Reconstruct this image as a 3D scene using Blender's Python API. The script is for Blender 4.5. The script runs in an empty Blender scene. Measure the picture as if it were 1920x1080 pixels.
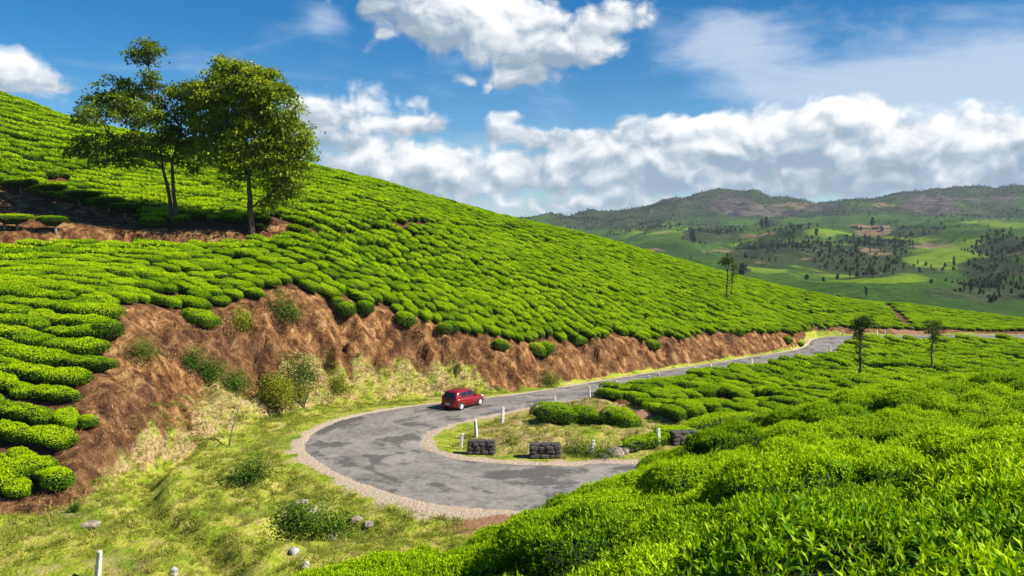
import bpy, bmesh, math, random
import numpy as np
from mathutils import Vector, Matrix

rng = np.random.default_rng(7)
random.seed(7)
SC = bpy.context.scene
COL = SC.collection
R = math.radians

# ---------------------------------------------------------------- camera
F_PX, HZ = 1663.0, 430.0            # focal length and horizon line in pixels of a 1920 x 1080 frame
CAM = np.array([0.0, 0.0, 12.5])
PITCH = math.atan((540 - HZ) / F_PX)
cd = bpy.data.cameras.new('camera')
cd.sensor_width = 36.0
cd.lens = 36.0 * F_PX / 1920.0
cd.clip_start, cd.clip_end = 0.1, 20000
cam = bpy.data.objects.new('camera', cd)
COL.objects.link(cam)
cam.location = CAM
cam.rotation_euler = (math.pi / 2 - PITCH, 0, 0)
SC.camera = cam

# ---------------------------------------------------------------- sun, exposure
SUN_AZ, SUN_EL = R(105), R(41)       # azimuth clockwise from +Y (the view direction): sun stands on the right
SDIR = Vector((math.sin(SUN_AZ) * math.cos(SUN_EL), math.cos(SUN_AZ) * math.cos(SUN_EL), math.sin(SUN_EL)))
sl = bpy.data.lights.new('sun', 'SUN')
sl.energy, sl.angle, sl.color = 5.0, R(0.6), (1.0, 0.93, 0.80)
sun = bpy.data.objects.new('sun', sl)
COL.objects.link(sun)
sun.rotation_euler = SDIR.to_track_quat('Z', 'Y').to_euler()
sun.location = (60, -20, 80)
SC.view_settings.view_transform = 'Standard'
SC.view_settings.look = 'None'
SC.view_settings.exposure = 0.92
SC.view_settings.gamma = 1.0
SC.cycles.max_bounces = 6
SC.cycles.diffuse_bounces = 3
SC.cycles.transmission_bounces = 4
SC.cycles.transparent_max_bounces = 4
SC.cycles.volume_bounces = 0


# ---------------------------------------------------------------- node helper
class NT:
    def __init__(self, tree):
        self.t = tree

    def n(self, typ, **kw):
        nd = self.t.nodes.new(typ)
        for k, v in kw.items():
            setattr(nd, k, v)
        return nd

    def link(self, a, b):
        self.t.links.new(a, b)

    def _in(self, sock, v):
        if v is None:
            return
        if isinstance(v, bpy.types.NodeSocket):
            self.t.links.new(v, sock)
        else:
            if isinstance(v, tuple) and sock.type == 'RGBA' and len(v) == 3:
                v = (*v, 1)
            sock.default_value = v

    def math(self, op, a, b=None, c=None, clamp=False):
        nd = self.n('ShaderNodeMath', operation=op, use_clamp=clamp)
        for i, v in enumerate((a, b, c)):
            self._in(nd.inputs[i], v)
        return nd.outputs[0]

    def vmath(self, op, a, b=None, c=None):
        nd = self.n('ShaderNodeVectorMath', operation=op)
        for i, v in enumerate((a, b, c)):
            self._in(nd.inputs[i], v)
        return nd.outputs['Value' if op in ('DOT_PRODUCT', 'LENGTH', 'DISTANCE') else 'Vector']

    def noise(self, vec, scale, detail=4, rough=0.55, dist=0.0, lac=2.0):
        nd = self.n('ShaderNodeTexNoise')
        self._in(nd.inputs['Vector'], vec)
        nd.inputs['Scale'].default_value = scale
        nd.inputs['Detail'].default_value = detail
        nd.inputs['Roughness'].default_value = rough
        nd.inputs['Distortion'].default_value = dist
        nd.inputs['Lacunarity'].default_value = lac
        return nd.outputs['Fac']

    def noise2(self, *a):
        o = self.noise(*a)
        o.node.noise_dimensions = '2D'
        return o

    def smooth(self, v, lo, hi, a=0.0, b=1.0):
        nd = self.n('ShaderNodeMapRange', interpolation_type='SMOOTHSTEP')
        self._in(nd.inputs['Value'], v)
        self._in(nd.inputs['From Min'], lo)
        self._in(nd.inputs['From Max'], hi)
        nd.inputs['To Min'].default_value = a
        nd.inputs['To Max'].default_value = b
        return nd.outputs[0]

    def mix(self, fac, a, b, mode='MIX'):
        nd = self.n('ShaderNodeMix', data_type='RGBA', blend_type=mode)
        self._in(nd.inputs[0], fac)
        self._in(nd.inputs[6], a)
        self._in(nd.inputs[7], b)
        return nd.outputs[2]

    def ramp(self, fac, stops):
        nd = self.n('ShaderNodeValToRGB')
        self._in(nd.inputs[0], fac)
        el = nd.color_ramp.elements
        while len(el) < len(stops):
            el.new(0.5)
        for e, (p, c) in zip(el, stops):
            e.position = p
            e.color = (*c, 1) if len(c) == 3 else c
        return nd.outputs[0]

    def attr(self, name, out='Fac'):
        return self.n('ShaderNodeAttribute', attribute_name=name).outputs[out]


def at(px, py, d):
    """World point seen at pixel (px,py) of the 1920x1080 frame at depth d metres along +Y."""
    u, v = (px - 960.0) / F_PX, (540.0 - py) / F_PX
    dy = math.cos(PITCH) + v * math.sin(PITCH)
    dz = -math.sin(PITCH) + v * math.cos(PITCH)
    return np.array([u / dy * d, d, CAM[2] + dz / dy * d])


def to_px(x, y, z):
    zz = np.asarray(z) - CAM[2]
    fy = y * math.cos(PITCH) - zz * math.sin(PITCH)
    up = y * math.sin(PITCH) + zz * math.cos(PITCH)
    fy = np.where(fy < 0.05, 0.05, fy)
    return 960 + F_PX * x / fy, 540 - F_PX * up / fy


def sky_ae(px, py):
    p = at(px, py, 1.0) - CAM
    return math.atan2(p[0], p[1]), math.atan2(p[2], math.hypot(p[0], p[1]))


# ---------------------------------------------------------------- world: Nishita sky and procedural clouds
def build_world():
    w = bpy.data.worlds.new('World')
    SC.world = w
    w.use_nodes = True
    t = w.node_tree
    w.cycles.sampling_method = 'NONE'
    t.nodes.clear()
    N = NT(t)
    sky = N.n('ShaderNodeTexSky', sky_type='NISHITA')
    sky.sun_disc = False
    sky.sun_elevation = SUN_EL
    sky.sun_rotation = SUN_AZ
    sky.altitude = 1600
    sky.air_density = 1.0
    sky.dust_density = 0.15
    sky.ozone_density = 3.0
    hs = N.n('ShaderNodeHueSaturation')
    hs.inputs['Saturation'].default_value = 1.45
    hs.inputs['Value'].default_value = 1.0
    N.link(sky.outputs[0], hs.inputs['Color'])
    blue = N.mix(1.0, hs.outputs[0], (0.86, 1.08, 1.10), 'MULTIPLY')

    tc = N.n('ShaderNodeTexCoord')
    sep = N.n('ShaderNodeSeparateXYZ')
    N.link(tc.outputs['Generated'], sep.inputs[0])
    az = N.math('ARCTAN2', sep.outputs[0], sep.outputs[1])
    el = N.math('ARCSINE', sep.outputs[2])
    cmb = N.n('ShaderNodeCombineXYZ')
    N.link(az, cmb.inputs[0])
    N.link(el, cmb.inputs[1])
    ae = cmb.outputs[0]
    # large soft wobble so that the cloud bodies are not ellipses
    wob = N.n('ShaderNodeTexNoise', noise_dimensions='2D')
    N.link(ae, wob.inputs['Vector'])
    wob.inputs['Scale'].default_value = 14
    wob.inputs['Detail'].default_value = 3
    wv = N.vmath('MULTIPLY', N.vmath('SUBTRACT', wob.outputs['Color'], (0.5, 0.5, 0.5)), (0.045, 0.022, 0))
    aew = N.vmath('ADD', ae, wv)

    blobs = [  # px, py, rx, ry, weight: the cumulus heaps in view
        (860, 40, 130, 50, 1.2), (760, 15, 60, 40, 1.0), (985, 75, 110, 50, 1.1), (1075, 95, 60, 38, 1.0),
        (1185, 25, 70, 36, 1.0), (960, 148, 52, 16, .95), (860, 149, 22, 10, .8),
        (38, 128, 48, 32, 1.0), (115, 158, 55, 16, .55), (-50, 150, 70, 32, .9),
        (690, 225, 80, 36, .75), (620, 222, 45, 30, .7), (770, 238, 55, 18, .75), (790, 182, 26, 15, .85), (680, 165, 40, 26, .4),
        (680, 272, 80, 12, .9), (560, 215, 40, 34, .9),
        (1000, 256, 75, 18, 1.0), (935, 245, 26, 18, .9), (950, 216, 26, 9, .6), (1120, 275, 60, 22, 1.0),
        (1215, 250, 48, 26, 1.0), (1290, 255, 55, 32, 1.0), (1380, 252, 70, 34, 1.0), (1465, 245, 60, 34, 1.0),
        (1545, 232, 60, 36, 1.1), (1640, 228, 55, 38, 1.1), (1590, 270, 130, 36, 1.0), (1400, 300, 190, 40, .95),
        (1750, 270, 60, 34, .95), (1860, 265, 62, 38, 1.1), (1700, 310, 190, 30, .95), (1930, 290, 80, 40, 1.0),
        (1180, 312, 170, 34, 1.0), (960, 325, 190, 34, .95), (800, 315, 60, 32, .95), (720, 335, 130, 30, .9),
        (880, 345, 90, 30, .7), (1500, 352, 70, 18, .85), (1060, 390, 130, 22, .8), (1300, 350, 120, 16, .6),
        (1700, 345, 120, 20, .75), (1900, 340, 110, 22, .75), (1200, 385, 60, 18, .6), (640, 300, 80, 18, .6),
        (820, 225, 30, 20, .55), (1820, 195, 30, 12, .4), (330, 340, 200, 20, .6), (0, 330, 160, 20, .6),
        (2150, 260, 150, 50, 1.0), (2350, 300, 180, 50, 1.0), (-350, 260, 180, 60, 1.0), (-600, 300, 200, 60, 1.0)]
    S = 0.0
    V = 0.0
    for px, py, rx, ry, wt in blobs:
        a, e = sky_ae(px, py)
        q = N.vmath('MULTIPLY_ADD', aew, (F_PX / rx, F_PX / ry, 0), (-a * F_PX / rx, -e * F_PX / ry, 0))
        g = N.math('POWER', 0.47, N.vmath('DOT_PRODUCT', q, q))
        S = N.math('MULTIPLY_ADD', g, wt, S)
        V = N.math('MULTIPLY_ADD', g, N.vmath('DOT_PRODUCT', q, (0.30 * wt, 0.85 * wt, 0)), V)
    S = N.math('MINIMUM', S, 1.25)
    # clouds everywhere else: the same kind of field heaps around the whole horizon
    ring = N.math('MULTIPLY', N.smooth(el, 0.42, 0.05), N.smooth(N.math('ABSOLUTE', az), 0.75, 1.0))
    gen = N.math('MULTIPLY', N.smooth(N.noise2(N.vmath('MULTIPLY', ae, (1, 2.2, 0)), 5.0, 2), 0.42, 0.62), ring)
    S = N.math('ADD', S, N.math('MULTIPLY', gen, 0.9))

    def puff(vec):
        v1 = N.vmath('MULTIPLY', vec, (1.0, 1.35, 1.0))
        a = N.noise2(v1, 28, 7, 0.60, 0.10)
        vo = N.n('ShaderNodeTexVoronoi', feature='SMOOTH_F1', voronoi_dimensions='2D')
        vo.inputs['Scale'].default_value = 30
        vo.inputs['Detail'].default_value = 1
        vo.inputs['Smoothness'].default_value = 0.5
        N.link(v1, vo.inputs['Vector'])
        b = N.math('SUBTRACT', 0.55, vo.outputs['Distance'])
        return N.math('MULTIPLY_ADD', N.math('SUBTRACT', a, 0.5), 1.5, N.math('MULTIPLY', b, 0.6))
    p0 = puff(aew)
    p1 = puff(N.vmath('ADD', aew, (0.006, 0.012, 0)))
    D = N.math('MULTIPLY_ADD', p0, 0.80, S)
    dens = N.smooth(D, 0.36, 1.00)
    relief = N.math('SUBTRACT', p0, p1)
    lit = N.math('MULTIPLY_ADD', relief, 1.15, N.math('DIVIDE', V, N.math('ADD', S, 0.25)))
    lit = N.math('MULTIPLY_ADD', N.math('SUBTRACT', N.noise2(aew, 11, 4), 0.47), 2.0, lit)
    lit = N.math('SUBTRACT', lit, N.math('MULTIPLY', N.smooth(el, 0.115, 0.055), 0.16))
    shade = N.smooth(lit, -0.95, 1.15)
    ccol = N.mix(shade, (3.1, 4.1, 5.2), (11.4, 11.3, 11.1))
    # thin high cloud
    hv = N.n('ShaderNodeMapping')
    hv.inputs['Rotation'].default_value = (0, 0, R(12))
    hv.inputs['Scale'].default_value = (1, 3.2, 1)
    N.link(ae, hv.inputs['Vector'])
    c1 = N.noise2(hv.outputs[0], 6.0, 7, 0.60, 0.35)
    c2 = N.noise2(N.vmath('MULTIPLY', ae, (1, 1.7, 0)), 3.1, 3, 0.5, 0.3)

    def soft(px, py, rx, ry, wt):
        a, e = sky_ae(px, py)
        q = N.vmath('MULTIPLY', N.vmath('SUBTRACT', aew, (a, e, 0)), (F_PX / rx, F_PX / ry, 0))
        return N.math('MULTIPLY', N.math('EXPONENT', N.math('MULTIPLY', N.vmath('DOT_PRODUCT', q, q), -0.8)), wt)
    cs = soft(1600, 150, 250, 62, .80)
    for b in ((1370, 70, 90, 45, .65), (1850, 190, 220, 70, .70), (1250, 110, 90, 30, .4), (610, 30, 46, 22, .5), (700, 200, 160, 60, .2), (1500, 20, 300, 40, .25), (2300, 120, 300, 100, .5), (900, 300, 500, 60, .16)):
        cs = N.math('ADD', cs, soft(*b))
    cir = N.math('ADD', N.math('MULTIPLY', N.math('SUBTRACT', c1, 0.5), 1.5), N.math('MULTIPLY', N.math('SUBTRACT', c2, 0.5), 0.9))
    cir = N.math('ADD', N.math('ADD', cir, cs), -0.02)
    cd_ = N.math('MULTIPLY', N.smooth(cir, 0.05, 0.95), 0.80)
    hz = N.smooth(el, 0.20, -0.02)
    blue = N.mix(N.math('MULTIPLY', hz, 0.32), blue, (3.6, 5.2, 7.4))
    c = N.mix(cd_, blue, (6.0, 7.2, 8.8))
    c = N.mix(N.math('MULTIPLY', dens, 0.95), c, ccol)
    bg = N.n('ShaderNodeBackground')
    N.link(c, bg.inputs[0])
    bg.inputs[1].default_value = 0.054
    out = N.n('ShaderNodeOutputWorld')
    N.link(bg.outputs[0], out.inputs[0])


build_world()

#--NOISE-AND-TERRAIN--
# ---------------------------------------------------------------- numpy noise and interpolation
def _hash(ix, iy, seed):
    h = (ix.astype(np.int64) * 374761393 + iy.astype(np.int64) * 668265263 + seed * 974634777) & 0xFFFFFFFF
    h = ((h ^ (h >> 13)) * 1274126177) & 0xFFFFFFFF
    return ((h ^ (h >> 16)) & 0xFFFF) / 65535.0


def vnoise(x, y, seed=0):
    x, y = np.asarray(x, float), np.asarray(y, float)
    ix, iy = np.floor(x), np.floor(y)
    fx, fy = x - ix, y - iy
    fx, fy = fx * fx * (3 - 2 * fx), fy * fy * (3 - 2 * fy)
    a = _hash(ix, iy, seed) * (1 - fx) + _hash(ix + 1, iy, seed) * fx
    b = _hash(ix, iy + 1, seed) * (1 - fx) + _hash(ix + 1, iy + 1, seed) * fx
    return a * (1 - fy) + b * fy


def fbm(x, y, seed=0, octv=4):
    s, a, t = 0.0, 0.5, 0.0
    for o in range(octv):
        s = s + a * vnoise(x * 2 ** o, y * 2 ** o, seed + o * 17)
        t += a
        a *= 0.5
    return s / t


def sstep(lo, hi, v):
    t = np.clip((v - lo) / (hi - lo), 0, 1)
    return t * t * (3 - 2 * t)


class TPS:
    """Smooth surface z(x,y) through control points."""
    def __init__(self, pts, lam=0.0, s=50.0):
        p = np.asarray(pts, float)
        self.s = s
        self.xy = p[:, :2] / s
        n = len(p)
        K = self.k(np.linalg.norm(self.xy[:, None] - self.xy[None], axis=2)) + lam * np.eye(n)
        P = np.c_[np.ones(n), self.xy]
        A = np.block([[K, P], [P.T, np.zeros((3, 3))]])
        self.w = np.linalg.solve(A, np.r_[p[:, 2], 0, 0, 0])

    @staticmethod
    def k(r):
        return np.where(r > 1e-9, r * r * np.log(r + 1e-12), 0.0)

    def __call__(self, x, y):
        x, y = np.asarray(x, float) / self.s, np.asarray(y, float) / self.s
        z = self.w[-3] + self.w[-2] * x + self.w[-1] * y
        for (cx, cy), w in zip(self.xy, self.w[:-3]):
            r2 = (x - cx) ** 2 + (y - cy) ** 2
            z = z + w * np.where(r2 > 1e-16, 0.5 * r2 * np.log(r2 + 1e-16), 0.0)
        return z


def signed_dist(x, y, poly):
    """Distance to an open polyline; positive on its left-hand side."""
    x, y = np.asarray(x, float), np.asarray(y, float)
    best = np.full(x.shape, 1e9)
    sgn = np.ones(x.shape)
    for (x0, y0), (x1, y1) in zip(poly[:-1], poly[1:]):
        dx, dy = x1 - x0, y1 - y0
        L2 = dx * dx + dy * dy + 1e-12
        t = np.clip(((x - x0) * dx + (y - y0) * dy) / L2, 0, 1)
        ex, ey = x - x0 - t * dx, y - y0 - t * dy
        d = np.hypot(ex, ey)
        s = np.sign(dx * (y - y0) - dy * (x - x0))
        better = d < best - 1e-6
        best = np.where(better, d, best)
        sgn = np.where(better, s, sgn)
    return best * np.where(sgn == 0, 1, sgn)


def resample(pts, n, smooth=2):
    """Catmull-Rom resampling of a polyline to n points."""
    p = np.asarray(pts, float)
    ext = np.vstack([2 * p[0] - p[1], p, 2 * p[-1] - p[-2]])
    out = []
    for u in np.linspace(0, len(p) - 1 - 1e-9, n):
        i, t = int(u), u - int(u)
        a, b, c, d = ext[i], ext[i + 1], ext[i + 2], ext[i + 3]
        out.append(0.5 * (2 * b + (c - a) * t + (2 * a - 5 * b + 4 * c - d) * t * t + (3 * b - a - 3 * c + d) * t ** 3))
    return np.array(out)


def road_z(y):
    y = np.asarray(y, float)
    return -0.05 * (np.maximum(y - 62, 0) + 6 * np.exp(-np.abs(y - 62) / 6) - 6 * np.exp(-np.maximum(62 - y, 0) / 6) * (y < 62) - 6 * np.exp(-np.abs(y - 62) / 6) * (y >= 62))


def on_road(px, py):
    lo, hi = 15.0, 260.0
    for _ in range(60):
        m = 0.5 * (lo + hi)
        if at(px, py, m)[2] > road_z(m):
            lo = m
        else:
            hi = m
    return at(px, py, lo)[:2]


# ---------------------------------------------------------------- the lie of the land
OUTER = [(60, 34), (40, 36), (22, 37.6)] + [tuple(on_road(*p)) for p in (
    (1100, 962), (980, 958), (820, 945), (700, 915), (620, 880), (572, 845), (580, 815), (640, 786), (720, 769), (820, 756), (910, 746),
    (1000, 735), (1200, 702), (1400, 671), (1490, 656), (1513, 647), (1525, 636), (1570, 630.5), (1700, 629), (1900, 628), (2100, 628))]
INNER = [(60, 41), (40, 43), (22, 45.5)] + [tuple(on_road(*p)) for p in (
    (1180, 866), (1080, 870), (960, 868), (860, 858), (806, 842), (793, 824), (815, 806), (850, 794), (900, 782), (960, 770), (1020, 759),
    (1090, 747), (1290, 706), (1440, 682), (1530, 667), (1572, 655), (1580, 645), (1600, 638), (1700, 634.5), (1900, 633), (2100, 633))]
NR = 260
ROAD_O, ROAD_I = resample(OUTER, NR), resample(INNER, NR)
ROAD_POLY = np.vstack([ROAD_O, ROAD_I[::-1]])

TOP_PX = [(-420, 900, 40), (-200, 905, 40.5), (0, 905, 41), (100, 900, 41.5), (140, 850, 43), (150, 770, 46), (190, 700, 49), (180, 640, 52), (215, 600, 54),
          (228, 548, 58), (300, 545, 61), (350, 570, 62.5), (420, 572, 64), (540, 545, 68), (580, 548, 69), (650, 570, 70), (750, 592, 71.5),
          (830, 615, 73), (950, 640, 74), (1010, 648, 76), (1080, 632, 80), (1150, 637, 84), (1250, 640, 91), (1320, 630, 98), (1420, 628, 107),
          (1500, 626, 115), (1518, 615, 126), (1560, 614, 139), (1650, 616, 144), (1720, 618, 146), (1950, 620, 150), (2200, 622, 155)]
BOT_PX = [(-420, 975), (-200, 970), (0, 962), (120, 948), (200, 905), (250, 880), (320, 850), (400, 822), (500, 787), (600, 766), (700, 752), (800, 743), (905, 738),
          (1000, 731), (1200, 699), (1400, 668), (1488, 653.5), (1506, 646), (1514, 634), (1560, 626), (1700, 625), (1950, 624), (2200, 624)]
TOP = resample([tuple(at(*p)[:2]) for p in TOP_PX], 220)
BOT = resample([tuple(on_road(*p)) for p in BOT_PX], 220)
SKY_PX = [(-500, 60, 96), (-200, 125, 104), (0, 188, 110), (170, 243, 118), (400, 280, 125), (600, 321, 130), (750, 358, 134), (900, 398, 138), (970, 420, 140), (1040, 431, 146),
          (1200, 473, 150), (1400, 528, 155), (1540, 556, 165), (1700, 573, 180), (1900, 603, 190), (2200, 640, 200)]
MID_PX = [(-300, 430, 74), (0, 441, 76), (250, 432, 79), (470, 439, 80), (600, 430, 84), (800, 426, 100),
          (100, 330, 92), (300, 340, 96), (-150, 290, 88), (700, 500, 84), (1000, 530, 92), (1200, 560, 105), (1400, 580, 122), (1000, 470, 115), (1300, 530, 132), (1600, 592, 152), (1800, 607, 166),
          (60, 860, 43.5), (60, 620, 53), (100, 560, 57), (100, 490, 65), (-200, 700, 47), (-300, 560, 57), (400, 490, 71), (600, 500, 75), (800, 560, 77)]
upts = [at(*p) for p in TOP_PX] + [at(*p) for p in SKY_PX] + [at(*p) for p in MID_PX]
for p in SKY_PX:
    q = at(p[0], p[1], p[2] + 40)
    q[2] -= 7
    upts.append(q)
    q = at(p[0], p[1], p[2] + 90)
    q[2] -= 24
    upts.append(q)
U_ = TPS(upts, lam=0.002)
BUSH = 0.75
FG_PX = [(1750, 920, 4.2), (1400, 1000, 5.5), (1900, 1060, 2.6), (1100, 1060, 8), (800, 1070, 13), (600, 1064, 17), (1500, 850, 12), (1900, 815, 8), (1900, 765, 20),
         (1250, 930, 13), (1700, 785, 20)]
FG_SIL = [(1920, 722, 34), (1700, 726, 32), (1600, 732, 30), (1400, 784, 27), (1300, 824, 26), (1200, 864, 24.5), (1000, 952, 21), (900, 982, 20), (680, 1040, 18.5)]
fpts = [at(*p) - [0, 0, BUSH + 0.42] for p in FG_PX + FG_SIL]
for p in FG_SIL:
    q = at(p[0], p[1], p[2] + 7)
    q[2] -= 3.2
    fpts.append(q)
    q = at(p[0], p[1], p[2] + 18)
    q[2] = -3.5
    fpts.append(q)
fpts += [np.array(p, float) for p in ((0, -3, 10.6), (-5, 3, 8.6), (10, -2, 11.3), (-9, 19, 1.6), (-12, 15, 1.2), (-13, 7, 3.5), (20, 5, 11), (30, 20, 8), (-20, 15, -1), (-8, 27, -0.6), (-14, 24, -2), (45, 30, 5), (-12, -8, 6))]
F_ = TPS(fpts, lam=0.001)
TERR = np.array([at(*p)[:2] for p in ((-420, 436, 74), (-100, 440, 75), (0, 441, 76), (250, 433, 79), (470, 440, 80), (600, 430, 84), (700, 427, 92), (800, 425.5, 101), (880, 423, 112), (960, 421, 128))])


RO_D, RI_D = ROAD_O[::3], ROAD_I[::3]
TOP_D, BOT_D = TOP[::2], BOT[::2]


def land(x, y):
    """Height of the near ground, with masks."""
    x, y = np.asarray(x, float), np.asarray(y, float)
    low = road_z(y)
    inr = signed_dist(x, y, RO_D)
    din = signed_dist(x, y, RI_D)
    road_in = (inr < 0) & (din > 0)
    dr = np.where(road_in, 0.0, np.minimum(np.abs(inr), np.abs(din)))
    off = sstep(0.6, 4.0, dr)
    bump = (fbm(x / 5, y / 5, 3, 4) - 0.5) * 0.9 + (fbm(x / 1.1, y / 1.1, 4, 3) - 0.5) * 0.75
    gully = -0.9 * np.exp(-((x + 15.5 + 0.45 * (y - 40) + 1.4 * np.sin(y / 3.0)) / 0.8) ** 2) * sstep(28, 34, y) * sstep(60, 50, y)
    hollow = -1.0 * np.exp(-(((x + 8.6) / 2.2) ** 2 + ((y - 37.2) / 1.0) ** 2))
    low = low + off * (bump + gully + hollow - 0.1)
    # the ground between the two legs of the road falls away to the right
    inner = (din < 0) & (inr < 0)
    low = low - np.where(din < 0, sstep(8, 40, x) * sstep(0.5, 9, dr) * 1.0, 0) + np.where(din < 0, 0.7 * sstep(1.0, 5, dr) * sstep(-6, 3, x) * sstep(30, 12, x), 0)
    low = low - 0.05 * road_in
    sb = signed_dist(x, y, BOT_D)
    st = signed_dist(x, y, TOP_D)
    t = np.where(sb <= 0, 0.0, np.where(st >= 0, 1.0, sb / np.maximum(sb - st, 1e-6)))
    warp = (fbm(x / 2.2, y / 2.2, 9, 3) - 0.5)
    face = np.clip(4 * t * (1 - t), 0, 1)
    tt = np.clip(t + warp * 0.42 * face, 0, 1)
    prof = np.clip(tt * 0.92 + 0.08 * sstep(0.0, 0.35, tt) + 0.10 * np.sin(tt * math.pi) , 0, 1)
    up = U_(x, y) + (fbm(x / 6, y / 6, 21, 3) - 0.5) * 0.5
    ts = signed_dist(x, y, TERR)
    ext = sstep(-17, -27, x) * 1.2
    up = up + (sstep(-0.5, 0.9, ts) - 1.0) * ext + 0.0
    z = low * (1 - prof) + up * prof
    gl = fbm((x * 0.8 + y * 0.6) / 0.9, (y * 0.8 - x * 0.6) / 4.0, 31, 4) - 0.5
    z = z + face * (gl * 2.8 + (fbm(x / 0.8, y / 0.8, 33, 3) - 0.5) * 0.9) * np.clip((up - low) / 3, 0, 1)
    fz = F_(x, y)
    k = 0.8
    mx = np.maximum(z, fz)
    h = np.clip(0.5 + 0.5 * (fz - z) / k, 0, 1)
    near = sstep(44, 40, y)
    zf = z * (1 - h) + fz * h + k * h * (1 - h)
    z2 = np.where(near > 0, z * (1 - near) + zf * near, z)
    z2 = np.where(dr < 0.5, np.where(road_in, z, z2), z2)
    return dict(z=z2, bank=face * (t > 0) * (t < 1), t=t, dr=dr, st=st, sb=sb, inr=inr, din=din, fg=(fz > z - 0.15) & (y < 42), ts=ts, inner=din < 0, road=road_in)


# regular look-up grid of the near land
GX0, GX1, GY0, GY1, GS = -100.0, 150.0, -12.0, 230.0, 0.5
gx = np.arange(GX0, GX1 + 1e-6, GS)
gy = np.arange(GY0, GY1 + 1e-6, GS)
XX, YY = np.meshgrid(gx, gy)
LG = land(XX, YY)


def look(key, x, y):
    x, y = np.asarray(x, float), np.asarray(y, float)
    u = np.clip((x - GX0) / GS, 0, len(gx) - 1.001)
    v = np.clip((y - GY0) / GS, 0, len(gy) - 1.001)
    i, j = u.astype(int), v.astype(int)
    fu, fv = u - i, v - j
    A = LG[key]
    return (A[j, i] * (1 - fu) + A[j, i + 1] * fu) * (1 - fv) + (A[j + 1, i] * (1 - fu) + A[j + 1, i + 1] * fu) * fv


def H(x, y):
    return look('z', x, y)


def hit(px, py, dmin=20.0, dmax=225.0):
    """First point of the near land under a pixel."""
    d = np.arange(dmin, dmax, 0.1)
    p0, p1 = at(px, py, 1.0), at(px, py, 2.0)
    dv = p1 - p0
    x, y, z = dv[0] * d, d, CAM[2] + dv[2] * d
    g = H(x, y)
    k = np.argmax(g >= z)
    return np.array([x[k], y[k], g[k]])


# ---------------------------------------------------------------- mesh helpers
def mesh_np(name, verts, faces, smooth=False):
    me = bpy.data.meshes.new(name)
    me.from_pydata(np.asarray(verts).tolist() if not isinstance(verts, list) else verts, [], faces.tolist() if isinstance(faces, np.ndarray) else faces)
    if smooth:
        me.polygons.foreach_set('use_smooth', np.ones(len(me.polygons), bool))
    me.update()
    return me


def fattr(me, name, vals):
    a = me.attributes.new(name, 'FLOAT', 'POINT')
    a.data.foreach_set('value', np.asarray(vals, np.float32).ravel())


def obj(name, me, mat=None, parent=None, label=None, cat=None, group=None, kind=None, loc=None, rot=None, scale=None):
    o = bpy.data.objects.new(name, me)
    COL.objects.link(o)
    if mat is not None and me is not None and not me.materials:
        me.materials.append(mat)
    if parent is not None:
        o.parent = parent
    tag(o, label, cat, group, kind)
    if loc is not None:
        o.location = loc
    if rot is not None:
        o.rotation_euler = rot
    if scale is not None:
        o.scale = scale if hasattr(scale, '__len__') else (scale,) * 3
    return o


def tag(o, label=None, cat=None, group=None, kind=None):
    if label:
        o['label'] = label
    if cat:
        o['category'] = cat
    if group:
        o['group'] = group
    if kind:
        o['kind'] = kind
    return o


def grid_faces(nx, ny):
    i = np.arange(nx - 1)[None, :] + np.arange(ny - 1)[:, None] * nx
    return np.stack([i, i + 1, i + 1 + nx, i + nx], -1).reshape(-1, 4)


def material(name):
    m = bpy.data.materials.new(name)
    m.use_nodes = True
    t = m.node_tree
    b = t.nodes['Principled BSDF']
    return m, NT(t), b


def principled(name, col, rough=0.6, metal=0.0, noise=None, bump=0.0, spec=0.4):
    m, N, b = material(name)
    b.inputs['Roughness'].default_value = rough
    b.inputs['Metallic'].default_value = metal
    b.inputs['Specular IOR Level'].default_value = spec
    if noise:
        sc, lo, hi = noise
        tcn = N.n('ShaderNodeTexCoord')
        f = N.noise(tcn.outputs['Object'], sc, 6, 0.6)
        f = N.smooth(f, 0.3, 0.7)
        N.link(N.mix(f, tuple(c * lo for c in col), tuple(min(1, c * hi) for c in col)), b.inputs['Base Color'])
        if bump:
            bp = N.n('ShaderNodeBump')
            bp.inputs['Strength'].default_value = 0.6
            bp.inputs['Distance'].default_value = bump
            N.link(f, bp.inputs['Height'])
            N.link(bp.outputs[0], b.inputs['Normal'])
    else:
        b.inputs['Base Color'].default_value = (*col, 1)
    return m


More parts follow.
